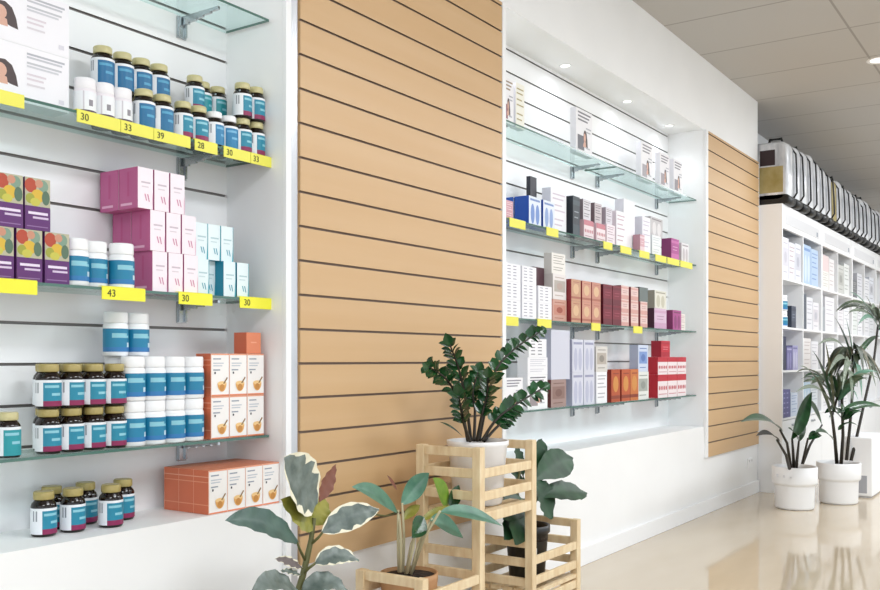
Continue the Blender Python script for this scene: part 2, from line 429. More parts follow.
# niche floor
for i, (x, y) in enumerate(((1.298, .112), (1.37, .105), (1.462, .085))):
    put(JD, 'supplement_jar', x, y, ZN0, rj(), f'dark brown jar on the niche floor, {ORD[i+1]} of three in the front row', 'jar', G)
for i, (x, y) in enumerate(((1.362, .178), (1.452, .172), (1.545, .148))):
    put(JD, 'supplement_jar', x, y, ZN0, rj(), f'dark brown jar on the niche floor, {ORD[i+1]} of three in the back row', 'jar', G)
# white and teal tubs
GT = 'white and teal tubs in the near niche'
zm = SZ['middle']
put(TB, 'supplement_tub', 1.362, .085, zm, .05, 'white tub with teal label beside the purple fruit boxes', 'tub', GT)
put(TB, 'supplement_tub', 1.425, .10, zm, .1, 'white teal-label tub, middle of three on the middle shelf', 'tub', GT)
put(TB, 'supplement_tub', 1.487, .078, zm, 0, 'white teal-label tub standing in front of the pink boxes', 'tub', GT)
for lay in (0, 1):
    for rw, yy in ((0, .085), (1, .152)):
        for i, x in enumerate((1.53, 1.594, 1.658, 1.722)):
            x2 = x - (.004 if rw == 0 else 0)
            put(TB, 'supplement_tub', x2, yy, zl+lay*.1124, random.uniform(-.1, .1), f'white tub with teal label, {ORD[i+1]} in {("front", "back")[rw]} row, {("bottom", "top")[lay]} layer on lower shelf', 'tub', GT)
for i, x in enumerate((1.517, 1.582)):
    put(TB, 'supplement_tub', x, .14, zl+.2248, 0, f'white teal-label tub on top of the tub stack, {("left", "right")[i]} of the topmost two', 'tub', GT)

# ------------------------------------------------------------------ printed cartons
def carton(w, d, h, front, side, top, decals=(), ldecals=()):
    """origin at the middle of the bottom; print lies on the front (-y) and the left (-x) face"""
    b = MB(); b.box(-w/2, w/2, -d/2, d/2, 0, h, side, {'front': front, 'top': top})
    for i, (pts, m) in enumerate(decals):
        b.poly([(-w/2+u*w, -d/2-.0003-.00008*i, v*h) for u, v in pts], m)
    for i, (pts, m) in enumerate(ldecals):
        b.poly([(-w/2-.0003-.00008*i, d/2-u*d, v*h) for u, v in pts], m)
    me = bpy.data.meshes.new('carton'); me.from_pydata(b.v, [], b.f)
    for m in b.mats: me.materials.append(m)
    me.polygons.foreach_set('material_index', b.m); me.update()
    return me
def R(u0, v0, u1, v1): return [(u0, v0), (u1, v0), (u1, v1), (u0, v1)]
def ell(cx, cy, rx, ry, n=14, a0=0, a1=2*PI): return [(cx+rx*math.cos(a0+(a1-a0)*k/n), cy+ry*math.sin(a0+(a1-a0)*k/n)) for k in range(n + (0 if abs(a1-a0-2*PI) < 1e-6 else 1))]
def thing(me, name, x, y, z, label, cat, group=None, rz=0.):
    return tag(place(me, name, None, (x, y, z+.0006), rz), label, cat, group)
card = lambda c: mat(c, .45)
GREY = card('#9aa0ac'); GREYL = card('#c4c8d0'); DK = card('#4b4650')
# fruit boxes
PUR = card('#5f2a6e'); pw, pd, ph = .062, .05, .117
fr = [(R(0, 0, 1, .46), PUR), (R(.03, .46, 1, 1), card('#b9b49a'))]
for (cx, cy, rx, ry, c) in ((.22, .85, .24, .14, '#b5482f'), (.72, .86, .2, .12, '#7f9a86'), (.5, .66, .26, .13, '#d8b23a'), (.2, .6, .18, .1, '#9fa23c'), (.82, .64, .16, .14, '#56705a'), (.55, .9, .16, .08, '#c98e74'), (.4, .54, .2, .08, '#c7c04e')):
    fr.append((ell(cx, cy, rx, ry), card(c)))
fr += [(R(.0, .0, 1, .44), PUR), (R(.12, .30, .9, .35), card('#e6d9ec')), (R(.3, .22, .92, .26), card('#d5c2dd')), (R(.06, .06, .9, .08), card('#8e6a9b'))]
FRUIT = carton(pw, pd, ph, card('#b9b49a'), PUR, card('#c9c3b4'), fr)
GF = 'purple fruit cartons'
for i, x in enumerate((1.16, 1.229, 1.298)):
    thing(FRUIT, 'fruit_carton', x, .085, zm, f'purple carton with fruit picture, {ORD[i+1]} from left in its bottom row on middle shelf', 'box', GF)
for i, x in enumerate((1.182, 1.249)):
    thing(FRUIT, 'fruit_carton', x, .085, zm+ph+.0006, f'purple carton with fruit picture, {("left", "right")[i]} one of the raised pair', 'box', GF)
# pink cartons
PK = card('#c05f90'); PKL = card('#f6eaf1'); qw, qd, qh = .0465, .074, .1025
pdec = [(R(.22, .62, .82, .66), card('#cdbcc8')), (R(.24, .52, .7, .55), card('#dccfd8')), ([(.42, .36), (.5, .36), (.6, .2), (.53, .2)], card('#cf8aa8')), ([(.6, .36), (.68, .36), (.78, .18), (.71, .18)], card('#cf8aa8')),
        ([(.97, 0), (1, 0), (1, .5), (.95, .28)], card('#e3a9c6'))]
PINK = carton(qw, qd, qh, PKL, PK, card('#d889ae'), pdec, [(R(.1, .08, .7, .14), card('#e8b3cf')), (R(0, .0, .02, 1), card('#a9477a')), (R(.45, .3, .55, .9), card('#bd4f86'))])
GP = 'pink and white cartons'
rows = ((0, (1.590, 1.641, 1.692), 0, 'bottom'), (1, (1.583, 1.634, 1.685), 0, 'middle'), (2, (1.545, 1.596, 1.647), 0, 'top'))
for lay, xs, _, nm in rows:
    for rw, yy in ((0, .096), (1, .1715)):
        for i, x in enumerate(xs):
            if rw == 1 and i == 2 and lay < 2: pass
            thing(PINK, 'pink_carton', x - .0*rw, yy, zm+lay*(qh+.0006), f'pink and white carton, {ORD[i+1]} from left, {("front", "back")[rw]} row, {nm} layer on middle shelf', 'box', GP)
# teal cartons
TC = card('#1c8aa6'); tw, td, th_ = .0445, .06, .0975
tdec = [(R(.2, .6, .85, .64), card('#b3cfd6')), (R(.2, .5, .7, .53), card('#c6dbe0')), ([(.42, .34), (.5, .34), (.6, .18), (.53, .18)], card('#4b9db5')), ([(.6, .34), (.68, .34), (.78, .16), (.71, .16)], card('#4b9db5')),
        ([(.9, 0), (1, 0), (1, 1), (.96, 1), (.97, .5)], card('#3fa9bd'))]
TEALB = carton(tw, td, th_, card('#e6f3f6'), TC, card('#8fd0da'), tdec)
GTe = 'teal and white cartons'
for i, x in enumerate((1.742, 1.832, 1.882)):
    thing(TEALB, 'teal_carton', x, .092 if i else .10, zm, f'teal and white carton, {ORD[i+1]} from left in its bottom row on middle shelf', 'box', GTe)
thing(TEALB, 'teal_carton', 1.788, .125, zm, 'teal and white carton set back in the gap of its bottom row', 'box', GTe)
for i, x in enumerate((1.742, 1.788, 1.835)):
    thing(TEALB, 'teal_carton', x, .105, zm+th_+.0006, f'teal and white carton, {ORD[i+1]} from left in its raised row', 'box', GTe)
# orange cartons with a bowl on the front
OR = card('#da7350'); ow, od, oh = .0655, .058, .116
odec = [(R(0, 0, 1, .035), card('#e58a63')), (R(0, .965, 1, 1), card('#e9a283')), (R(0, 0, .03, 1), card('#f0c4ae')),
        (R(.12, .86, .55, .89), GREY), (R(.12, .76, .7, .785), GREYL), (R(.12, .70, .62, .725), GREYL), (R(.12, .6, .5, .63), GREY), (R(.18, .52, .26, .57), DK),
        (ell(.6, .3, .25, .2, 14, PI, 2*PI), card('#e3ab62')), (ell(.6, .3, .25, .05), card('#f1cb8f')), ([(.66, .3), (.72, .28), (.92, .42), (.88, .45)], card('#8c6a45')), (ell(.6, .2, .14, .08), card('#c98b45'))]
oside = [(R(0, .2, 1, .22), card('#eda07e')), (R(0, .72, 1, .74), card('#eda07e')), (R(0, .84, 1, .86), card('#f0b093')), (R(0, 0, .02, 1), card('#f3b79c'))]
ORANGE = carton(ow, od, oh, card('#f5f1ee'), OR, card('#e08a66'), odec, oside)
GO = 'orange and white cartons'
for lay in (0, 1):
    for i, x in enumerate((1.791, 1.858, 1.925)):
        thing(ORANGE, 'orange_carton', x, .085, zl+lay*(oh+.0006), f'orange and white carton with bowl picture, {ORD[i+1]} from left, {("bottom", "top")[lay]} layer on lower shelf', 'box', GO)
OSMALL = carton(.056, .05, .06, card('#e48a66'), OR, card('#e58d68'), [(R(.3, .5, .7, .56), card('#f0a98a'))])
thing(OSMALL, 'orange_box', 1.925, .088, zl+2*(oh+.0006), 'plain orange box lying on top of the orange and white cartons', 'box')
for rw in range(3):
    for i in range(4):
        xx = 1.742 + .0662*i
        thing(ORANGE, 'orange_carton', xx, .04+.0586*rw, ZN0, f'orange and white carton on the niche floor, {ORD[i+1]} from left, {("front", "middle", "back")[rw]} row', 'box', GO)

# white promotional cartons with a dark-haired woman, upper shelf at the left
def woman(u, v, s):
    hair = card('#4a3a3a'); skin = card('#d9aa96')
    hp = [(u-.16*s, v+.30*s), (u-.1*s, v+.42*s), (u+.05*s, v+.44*s), (u+.18*s, v+.32*s), (u+.26*s, v+.05*s), (u+.3*s, v-.25*s), (u+.16*s, v-.22*s), (u-.1*s, v-.1*s), (u-.2*s, v+.1*s)]
    return [(hp, hair), (ell(u-.04*s, v+.12*s, .12*s, .2*s), skin), ([(u-.22*s, v-.25*s), (u+.1*s, v-.25*s), (u+.08*s, v-.05*s), (u-.04*s, v), (u-.2*s, v-.12*s)], skin), (ell(u-.08*s, v-.0*s, .03*s, .02*s), card('#a5505a'))]
pd_ = [(R(.01, .02, .99, .98), card('#f3f1f6'))] + woman(.17, .40, .62)
for k, (v, w, c) in enumerate(((.86, .6, '#b4b4bd'), (.80, .56, '#c4c4cc'), (.70, .55, '#c3c3ca'), (.64, .5, '#cfcfd6'), (.5, .3, '#dcd2da'), (.42, .26, '#dcd2da'), (.32, .28, '#dcd6dc'))):
    pd_.append((R(.46, v, .46+w*.8, v+.035), card(c)))
pd_.append((R(.86, .12, .93, .2), card('#dcd9e2')))
PROMO = carton(.2, .06, .128, card('#f4f3f7'), card('#eceaf0'), card('#f4f3f7'), pd_)
for i in (0, 1):
    thing(PROMO, 'promotional_carton', 1.248, .118, zu+i*.1285, f'white carton with dark-haired woman print, {("lower", "upper")[i]} of two above the blank yellow tag', 'box', 'white cartons with woman print')

# ------------------------------------------------------------------ far niche goods
def lines(u0, u1, vs, c='#9a9aa4', h=.03): return [(R(u0, v, u1 - .12*((i*7) % 3)*(u1-u0), v+h), card(c)) for i, v in enumerate(vs)]
def generic(w, d, h, front, side=None, kind='plain', ink='#9a9aa4', acc='#c4c8d0'):
    D = []
    if kind == 'text': D = lines(.12, .9, (.86, .76, .62, .5, .3, .18), ink)
    elif kind == 'pills': D = [(R(u, v, u+.22, v+.05), card(ink)) for u in (.12, .5) for v in (.85, .68, .5, .33, .14)]
    elif kind == 'promo':
        D = lines(.12, .9, (.9, .82, .74), ink, .035) + [(R(.1, .1, .5, .42), card(acc))] + woman(.55, .32, .55) + lines(.6, .92, (.6, .52, .16), '#b5b5bd')
    elif kind == 'picture': D = [(R(.1, .3, .9, .75), card(acc)), (ell(.5, .52, .22, .14), card(ink))] + lines(.15, .85, (.85, .14), ink)
    elif kind == 'band': D = [(R(0, .0, 1, .3), card(acc)), (R(0, .78, 1, .9), card(acc))] + lines(.2, .8, (.6, .46), ink)
    elif kind == 'gold': D = [(ell(.5, .55, .3, .25), card(acc)), (R(0, .1, 1, .2), card(ink))] + lines(.2, .85, (.86,), ink)
    elif kind == 'bottles': D = [(ell(.3, .4, .16, .35), card(acc)), (ell(.7, .4, .16, .35), card(acc)), (R(.1, .85, .9, .92), card(ink))]
    elif kind == 'dots': D = [(R(0, .72, 1, 1), card(acc))] + [(ell(.14+.18*k, .42, .06, .1, 8), card(acc)) for k in range(5)] + lines(.1, .9, (.14,), ink)
    return carton(w, d, h, card(front), card(side or front), card(front), D)
def goods(name, cat, zs, items, group=None):
    """items: (pixel of right edge -> x is baked below, w, d, h, y, dz, front, side, kind, ink, acc, label)"""
    for (xc, w, d, h, y, dz, fr_, sd, kd, ink, acc, label) in items:
        thing(generic(w, d, h, fr_, sd, kd, ink, acc), name, xc, y, zs+dz, label, cat, group, rz=random.uniform(-.03, .03))
zt = SZ['top']
# top shelf: upright promotional cards
pr = ((3.395, .10, .19, '#f3f1f3', 'promo', '#a08c78', '#8a4a5e', 'white display card with dark pink picture beside the wide wood panel'),
      (3.50, .075, .19, '#f5f2e6', 'text', '#b0a070', '#c4c8d0', 'cream display card with text, second on the far niche top shelf'),
      (4.13, .18, .215, '#f1eff2', 'promo', '#77737c', '#6b6a72', 'white display card with dark-haired woman above the middle bracket, far niche top shelf'),
      (4.93, .17, .21, '#f3f1f4', 'promo', '#8a868e', '#a9a2aa', 'white display card with a curled top, third group on far niche top shelf'),
      (5.20, .15, .20, '#efecef', 'promo', '#8a868e', '#a59aa2', 'grey display card in the far niche top shelf corner, left one'),
      (5.42, .15, .20, '#efecef', 'promo', '#7a767e', '#8f888f', 'grey display card in the far niche top shelf corner, right one'))
for i, (x, w, h, c, kd, ink, acc, lb) in enumerate(pr):
    thing(generic(w, .03, h, c, '#eceaf0', kd, ink, acc), 'display_card', x, .09, zt, lb, 'display card', 'display cards on the far niche top shelf')
W0 = '#f2f1f5'
goods('product_box', 'box', SZ['upper'], [
    (3.31, .05, .05, .13, .09, 0, '#3d3350', None, 'text', '#b48ab0', '', 'small dark purple box by the wide wood panel on far upper shelf'),
    (3.375, .06, .05, .075, .08, 0, '#cf9aa6', '#a86a88', 'text', '#f0d8dc', '', 'small pink box next to the blue boxes on far upper shelf'),
    (3.615, .115, .07, .125, .1, 0, '#dfe7f4', '#1d4fae', 'bottles', '#7a93c8', '#6f8fcf', 'blue box with pale front, left of the pair on far upper shelf'),
    (3.745, .115, .07, .125, .1, 0, '#e3e9f4', '#1d4fae', 'bottles', '#7a93c8', '#8fa6d8', 'blue box with pale front, right of the pair on far upper shelf'),
    (3.615, .115, .05, .125, .165, 0, '#dfe7f4', '#2258b8', 'bottles', '#7a93c8', '#6f8fcf', 'blue box hidden behind the left blue box on far upper shelf'),
    (3.74, .06, .02, .115, .15, .1256, '#2c2c36', None, 'plain', '', '', 'narrow black box standing on the blue boxes'),
    (3.905, .15, .045, .205, .12, .0, W0, '#e7e4ee', 'text', '#d4c6d4', '', 'tall white carton right of the blue boxes on far upper shelf'),
    (4.045, .075, .05, .19, .1, 0, '#2c343c', '#242a32', 'band', '#8a929a', '#3d4a52', 'tall black box in the middle of far upper shelf'),
    (4.16, .11, .06, .09, .095, 0, '#ead9dc', '#d8b6be', 'dots', '#a06070', '#c77a86', 'white and red low box, lower one beside the tall black box'),
    (4.16, .09, .05, .10, .1, .0906, '#d9d4da', '#8d8088', 'text', '#6b5f66', '', 'grey-brown box stacked beside the tall black box'),
    (4.30, .11, .06, .09, .095, 0, '#efe0e4', '#dcbcc6', 'dots', '#a06070', '#c77a86', 'white and red low box left of the glass joint, lower one'),
    (4.29, .08, .05, .10, .1, .0906, '#cbbfc2', '#7d6a70', 'text', '#5b4f56', '', 'dusky brown box stacked left of the glass joint'),
    (4.42, .10, .06, .10, .095, 0, '#f0e4ea', '#e3ccd8', 'text', '#b090a0', '', 'pale pink box at the glass joint, lower one'),
    (4.42, .08, .05, .085, .1, .1006, '#dcd6de', '#a89aa4', 'text', '#8a7f88', '', 'grey box stacked on pale pink box at the glass joint'),
    (4.56, .11, .06, .185, .1, 0, W0, '#ecdfe8', 'text', '#c9a9b8', '', 'white box with pink text, first right of the glass joint'),
    (4.73, .15, .05, .27, .12, 0, '#f4f2f6', '#eae6ef', 'plain', '', '', 'tallest plain white carton on the far upper shelf'),
    (4.80, .06, .04, .09, .07, 0, '#d8a9b4', '#b88a98', 'band', '#f0e0e4', '#e8d0d6', 'small dusky pink box before the tallest white carton'),
    (4.91, .11, .06, .20, .1, 0, '#f3f2f7', '#e6e4ee', 'text', '#cfc6d6', '', 'white box with faint text right of the tallest carton'),
    (5.06, .12, .06, .115, .1, 0, '#eff1f2', '#e2e6e8', 'text', '#c6ccd0', '', 'white lower box under the striped box on far upper shelf'),
    (5.10, .19, .05, .105, .11, .1156, '#c9c4c6', '#b5aeb0', 'bottles', '#8d8688', '#e3dfe0', 'striped grey box on top of the white lower box'),
    (5.33, .12, .06, .125, .09, 0, '#b04a92', '#8a3a70', 'band', '#e0b0d0', '#c86aaa', 'magenta box near the right end of far upper shelf'),
    (5.50, .12, .06, .115, .09, 0, '#e6e2e4', '#d0c8cc', 'bottles', '#a59aa0', '#c4bcc0', 'grey and white box at the right end of far upper shelf'),
], 'boxes on the far upper shelf')
# middle shelf: columns of white pill boxes
zm = SZ['middle']
for j, x in enumerate((3.405, 3.545)):
    for k in range(3):
        thing(generic(.125, .07, .074, '#f5f4f8', '#e9e8ef', 'pills', '#a6a4b4'), 'pill_box', x, .09, zm+k*.0746, f'white pill box, {("left", "right")[j]} column, {("bottom", "middle", "top")[k]} one, far middle shelf', 'box', 'white pill boxes on the far middle shelf')
for k in range(2):
    thing(generic(.125, .07, .074, '#f5f4f8', '#e9e8ef', 'pills', '#a6a4b4'), 'pill_box', 3.69, .09, zm+k*.0746, f'white pill box next to the tall display carton, {("bottom", "top")[k]} one, far middle shelf', 'box', 'white pill boxes on the far middle shelf')
thing(generic(.10, .05, .09, '#4e2b35', '#3d2029', 'plain'), 'product_box', 3.745, .14, zm+.1498, 'small dark maroon box peeping left of the tall display carton', 'box', 'boxes on the far middle shelf')
goods('product_box', 'box', zm, [
    (3.87, .14, .05, .10, .1, 0, '#cfa090', '#b5604f', 'picture', '#a4523f', '#c98a78', 'reddish picture box at the base of the tall display pile'),
    (3.87, .14, .05, .115, .1, .1006, '#e9e2e0', '#cfc8c4', 'picture', '#b9a49a', '#b9b0a8', 'white picture box in the middle of the tall display pile'),
    (3.87, .13, .04, .095, .1, .2162, '#efeae4', '#dcd6d0', 'text', '#9a9288', '', 'cream text box topping the tall display pile'),
], 'boxes on the far middle shelf')
for i, (x, c) in enumerate(((4.00, '#c99a7c'), (4.115, '#cf9580'), (4.225, '#c88c7a'))):
    for k in range(2):
        thing(generic(.10, .09, .1, c, '#8f2b33', 'gold', '#b06a58', '#dcb892'), 'product_box', x, .1, zm+k*.1006, f'orange and gold box, {ORD[i+1]} column from left, {("bottom", "top")[k]} one, far middle shelf', 'box', 'orange boxes on the far middle shelf')
for i, x in enumerate((4.36, 4.475)):
    for k in range(2):
        thing(generic(.108, .09, .1, '#7c1f33', '#5f1726', 'band', '#a04a5a', '#6a1a2b'), 'product_box', x, .1, zm+k*.1006, f'deep red box, {("left", "right")[i]} column, {("bottom", "top")[k]} one, far middle shelf', 'box', 'deep red boxes on the far middle shelf')
for i, x in enumerate((4.60, 4.73, 4.86)):
    for k in range(3 if i < 2 else 2):
        thing(generic(.10, .07, .07, '#e6c9c4', '#8d4a50', 'band', '#b07a7a', '#d9a49c'), 'product_box', x, .1, zm+k*.0706, f'pale pink box, {ORD[i+1]} column from left, {("bottom", "middle", "top")[k]} one, far middle shelf', 'box', 'pale pink boxes on the far middle shelf')
goods('product_box', 'box', zm, [
    (4.87, .12, .06, .078, .1, .1412, '#6f7876', '#25292a', 'plain', '', '', 'dark grey box on top of the pale pink boxes'),
    (5.12, .19, .06, .115, .1, 0, '#d9bcd2', '#4a2a3a', 'band', '#a67a98', '#cfa4c2', 'mauve box under the cream box on far middle shelf'),
    (5.12, .19, .06, .10, .1, .1156, '#e3e0d4', '#9a968a', 'bottles', '#a9a290', '#c9c4b0', 'cream and grey box on the mauve box'),
    (5.36, .15, .06, .115, .09, 0, '#b0508e', '#8c3f6e', 'bottles', '#7a2f60', '#8c3a72', 'magenta box at the right end of far middle shelf'),
    (5.50, .09, .05, .10, .1, 0, '#e9dfd8', '#cfc4bc', 'text', '#b0a49c', '', 'small cream box in the far middle shelf corner'),
], 'boxes on the far middle shelf')
# lower shelf
goods('product_box', 'box', zl, [
    (3.42, .15, .04, .14, .08, 0, '#f3f1f4', '#e4e1e6', 'promo', '#8a8690', '#8d8890', 'white woman-print carton behind the tall plant, lower far shelf left end'),
    (3.64, .18, .05, .15, .09, 0, '#f5f4f6', '#e8e6ea', 'promo', '#77757c', '#9a8f92', 'white woman-print carton, bottom of the three-high white pile'),
    (3.64, .18, .05, .075, .09, .1506, '#f4f3f6', '#e8e6ea', 'text', '#c4c2cc', '', 'plain white carton, middle of the three-high white pile'),
    (3.64, .17, .05, .08, .09, .2262, '#f4f3f6', '#e8e6ea', 'pills', '#77757c', '', 'white carton with dark print, top of the three-high white pile'),
    (3.85, .16, .06, .125, .1, 0, '#a58a84', '#5f2d2c', 'picture', '#7a5a52', '#8d6f68', 'brown-red picture box on the lower far shelf'),
    (3.87, .18, .06, .225, .1, .1256, '#d2d3e0', '#bcbed0', 'plain', '', '', 'tall lilac-grey carton standing on the brown-red box'),
], 'boxes on the lower far shelf')
for i, x in enumerate((4.04, 4.165)):
    for k in range(2):
        thing(generic(.118, .07, .155, '#d6d7e4', '#b4b6cc', 'bottles', '#9a9cb8', '#bcbed4'), 'product_box', x, .1, zl+k*.1556, f'lilac bottle-print box, {("left", "right")[i]} column, {("bottom", "top")[k]} one, lower far shelf', 'box', 'lilac boxes on the lower far shelf')
goods('product_box', 'box', zl, [
    (4.31, .12, .05, .155, .09, 0, '#f2f1f4', '#e0dfe4', 'text', '#a9a7b0', '', 'white text carton right of the lilac boxes'),
    (4.31, .13, .05, .125, .09, .1556, '#d9d4cf', '#bdb8b4', 'picture', '#8f8880', '#b8aea4', 'grey picture carton on the white text carton'),
    (4.85, .15, .05, .15, .09, 0, '#e3e4e0', '#c9cac6', 'picture', '#8f948e', '#a9ada6', 'pale grey-green carton right of the orange-red boxes'),
    (4.85, .14, .05, .145, .09, .1506, '#cdd6ea', '#b4bfd8', 'picture', '#5b78b4', '#7f9acf', 'blue picture carton topping the pale grey-green one'),
    (5.20, .14, .06, .092, .1, .2312, '#c4283a', '#a01c2e', 'band', '#e8a0a8', '#b01f33', 'small red box on top of the red pile'),
], 'boxes on the lower far shelf')
for i, x in enumerate((4.47, 4.60, 4.715)):
    thing(generic(.11, .08, .165, ('#b5532f', '#bf5a34', '#c8743e')[i], '#8f2f22', 'gold', '#8a3a26', '#d0904a'), 'product_box', x, .1, zl, f'orange-red box, {ORD[i+1]} of three in a row on lower far shelf', 'box', 'orange-red boxes on the lower far shelf')
for lay, (h, z0, n) in enumerate(((.13, 0, 3), (.10, .1306, 3))):
    for i in range(n):
        x = 5.13+.155*i
        thing(generic(.15, .08, h, '#f0e2e4', '#b7202f', 'dots', '#c4707a', '#bf2a3a'), 'red_box', x, .1, zl+z0, f'red and white box, {ORD[i+1]} from left in the {("bottom", "upper")[lay]} row of the red pile', 'box', 'red and white boxes on the lower far shelf')

# ------------------------------------------------------------------ white cube shelving at the end
UY0, UY1, UZ = -.168, .235, 2.047
ROWS = [(1.527, 1.878), (1.178, 1.512), (.868, 1.163), (.528, .853)]
UW = 1.26
def unit(i):
    e = empty('shelving_unit', (XE+.008+i*UW, UY1, 0), f'tall white cube shelving unit, {ORD[i+1]} in the row beyond the wall end', 'shelving unit', 'white cube shelving units')
    w, d = UW-.002, UY1-UY0; t = .022
    b = MB()
    b.box(0, t, -d, 0, 0, UZ, WHITE); b.box(w-t, w, -d, 0, 0, UZ, WHITE); b.box(w/2-t/2, w/2+t/2, -d+.002, -.01, .52, 1.88, WHITE)
    b.box(t, w-t, -d, 0, UZ-.02, UZ, WHITE)
    for z0, z1 in ROWS: b.box(t, w-t, -d+.001, -.01, z0-.015, z0, WHITE)
    b.box(t, w-t, -d+.001, -.01, 0, .08, WHITE)
    b.build('carcass', e)
    b = MB(); b.box(t, w-t, -.012, -.002, .06, UZ-.02, mat('#ececee', .5)); b.build('back_panel', e)
    b = MB(); b.box(t, w-t, -d+.001, -d+.02, 1.878, UZ-.02, WHITE); hd = b.build('header', e)
    b = MB(); b.box(.1, w-.1, -d-.002, -d+.001, 1.915, 1.99, mat('#e9e9ec', .3)); b.box(w-.2, w-.16, -d-.003, -d-.002, 1.925, 1.96, GREY); b.build('label_holder', hd)
    for k in (0, 1):
        x0 = t+.003 if k == 0 else w/2+.003
        b = MB(); b.box(x0, x0+w/2-t-.006, -d, -d+.018, .083, .508, WHITE); dr = b.build('door', e, bevel=.002)
        b = MB(); b.box(x0+.24, x0+.34, -d-.012, -d, .46, .475, CHROME); b.build('handle', dr)
    return e
for i in range(4): unit(i)
def cell(u, c, r):
    x0 = XE+.008+u*UW + (.024 if c == 0 else UW/2+.013)
    return x0, x0+UW/2-.038, ROWS[r][0]
RN = ('top', 'second', 'third', 'fourth')
def fill(u, c, r, spec):
    x0, x1, z = cell(u, c, r); x = x0+.01
    col = u*2+c+1
    for j, (w, h, d, fr_, sd, kd, ink, acc, say, dz) in enumerate(spec):
        thing(generic(w, d, h, fr_, sd, kd, ink, acc), 'shelf_package', x+w/2, UY0+.006+d/2, z+dz, f'{say} in the {ORD[col]} cube column, {RN[r]} row', 'package', 'packages in the white cube shelving')
        if dz >= 0 and not (j+1 < len(spec) and spec[j+1][9] > 0): x += w+.012
WB = '#eceaf0'
fill(0, 0, 0, [(.17, .29, .2, WB, '#dcdae4', 'picture', '#c9c6d0', '#d9d6df', 'white printed pack, left one', 0), (.17, .27, .2, WB, '#dcdae4', 'text', '#c4b0b8', '', 'white text pack, middle one', 0), (.17, .28, .2, '#e8e8f0', '#d4d4e0', 'picture', '#b8b8c4', '#d0d0da', 'white printed pack, right one', 0)])
fill(0, 1, 0, [(.24, .30, .2, '#b9cfec', '#9cb8de', 'bottles', '#7f9fd0', '#d4e2f4', 'light blue pack, left one', 0), (.24, .29, .2, '#bcd0ea', '#9cb8de', 'text', '#7f9fd0', '', 'light blue pack, right one', 0)])
fill(1, 0, 0, [(.25, .15, .2, '#efece8', '#dedad6', 'text', '#c4beb8', '', 'cream carton, lower one', 0), (.25, .13, .2, '#e8d4d4', '#d2bcbc', 'plain', '', '', 'pale pink carton, upper one', .151), (.2, .27, .2, '#eeeaea', '#dcd8d8', 'text', '#cfc6c6', '', 'tall off-white carton', 0)])
fill(1, 1, 0, [(.25, .25, .2, '#d0d0cc', '#b8b8b4', 'picture', '#a0a09c', '#bdbdb8', 'grey printed carton', 0), (.22, .28, .2, '#e4e6e4', '#cfd2d0', 'text', '#b0b4b0', '', 'pale carton', 0)])
fill(2, 0, 0, [(.22, .16, .2, '#6f7074', '#5a5b5f', 'text', '#a9aaae', '', 'dark grey carton', 0), (.25, .24, .2, '#dcdce2', '#c6c6ce', 'text', '#a9a9b2', '', 'light grey carton', 0)])
fill(2, 1, 0, [(.24, .22, .2, '#e6e6ea', '#d0d0d6', 'text', '#a9a9b2', '', 'white carton, left one', 0), (.24, .25, .2, '#dfe2ea', '#cacdd6', 'picture', '#a9aab2', '#c9cad2', 'white carton, right one', 0)])
fill(0, 1, 1, [(.09, .27, .15, '#5d6470', '#3f4450', 'plain', '', '', 'slim dark grey box', 0), (.2, .25, .2, '#e8e8ee', '#d6d6de', 'text', '#c0c0ca', '', 'white carton, left one', 0), (.2, .22, .2, '#ece9ee', '#d9d6de', 'picture', '#c0c0ca', '#d6d2da', 'white carton, right one', 0)])
fill(1, 0, 1, [(.1, .2, .15, '#a9adb4', '#8d9198', 'plain', '', '', 'slim grey box', 0), (.35, .29, .2, '#efedf1', '#dcdae0', 'text', '#d0ccd4', '', 'wide white carton', 0)])
fill(1, 1, 1, [(.24, .23, .2, '#e9e6ea', '#d6d3d8', 'text', '#c9c2c9', '', 'white carton, left one', 0), (.24, .26, .2, '#efeff2', '#dadade', 'text', '#c9c9d0', '', 'white carton, right one', 0)])
fill(2, 0, 1, [(.24, .26, .2, '#e4e8e6', '#cdd2d0', 'text', '#b4bab6', '', 'pale green-grey carton', 0), (.24, .24, .2, '#ececf0', '#d6d6dc', 'text', '#b4b4bc', '', 'white carton', 0)])
fill(2, 1, 1, [(.24, .26, .2, '#e8e8ec', '#d0d0d6', 'text', '#b4b4bc', '', 'white carton, left one', 0), (.24, .24, .2, '#e0e2e6', '#cacdd2', 'text', '#b4b4bc', '', 'white carton, right one', 0)])
fill(0, 0, 2, [(.1, .24, .15, '#2e3350', '#20243c', 'plain', '', '', 'slim navy box', 0), (.16, .17, .2, '#6f6a9e', '#4f4a80', 'bottles', '#b0aed0', '#8d89ba', 'purple bottle-print box, left one', 0), (.16, .18, .2, '#a9a6cc', '#7f7cae', 'bottles', '#6f6a9e', '#c6c4de', 'purple bottle-print box, right one', 0)])
fill(0, 1, 2, [(.24, .24, .2, '#efeaea', '#dcd6d6', 'text', '#cfc4c4', '', 'cream carton, left one', 0), (.24, .22, .2, '#ecebf0', '#d8d7de', 'text', '#c9c7d0', '', 'white carton, right one', 0)])
fill(1, 0, 2, [(.09, .24, .15, '#4b4e58', '#3a3d46', 'plain', '', '', 'slim dark box', 0), (.35, .22, .2, '#efeff3', '#dadae0', 'text', '#c9c9d0', '', 'wide white carton', 0)])
fill(1, 1, 2, [(.4, .22, .2, '#e6e6ea', '#d0d0d6', 'text', '#b4b4bc', '', 'wide white carton', 0)])
fill(2, 0, 2, [(.4, .22, .2, '#dfe2e6', '#c9ccd2', 'text', '#b4b4bc', '', 'wide pale grey carton', 0)])
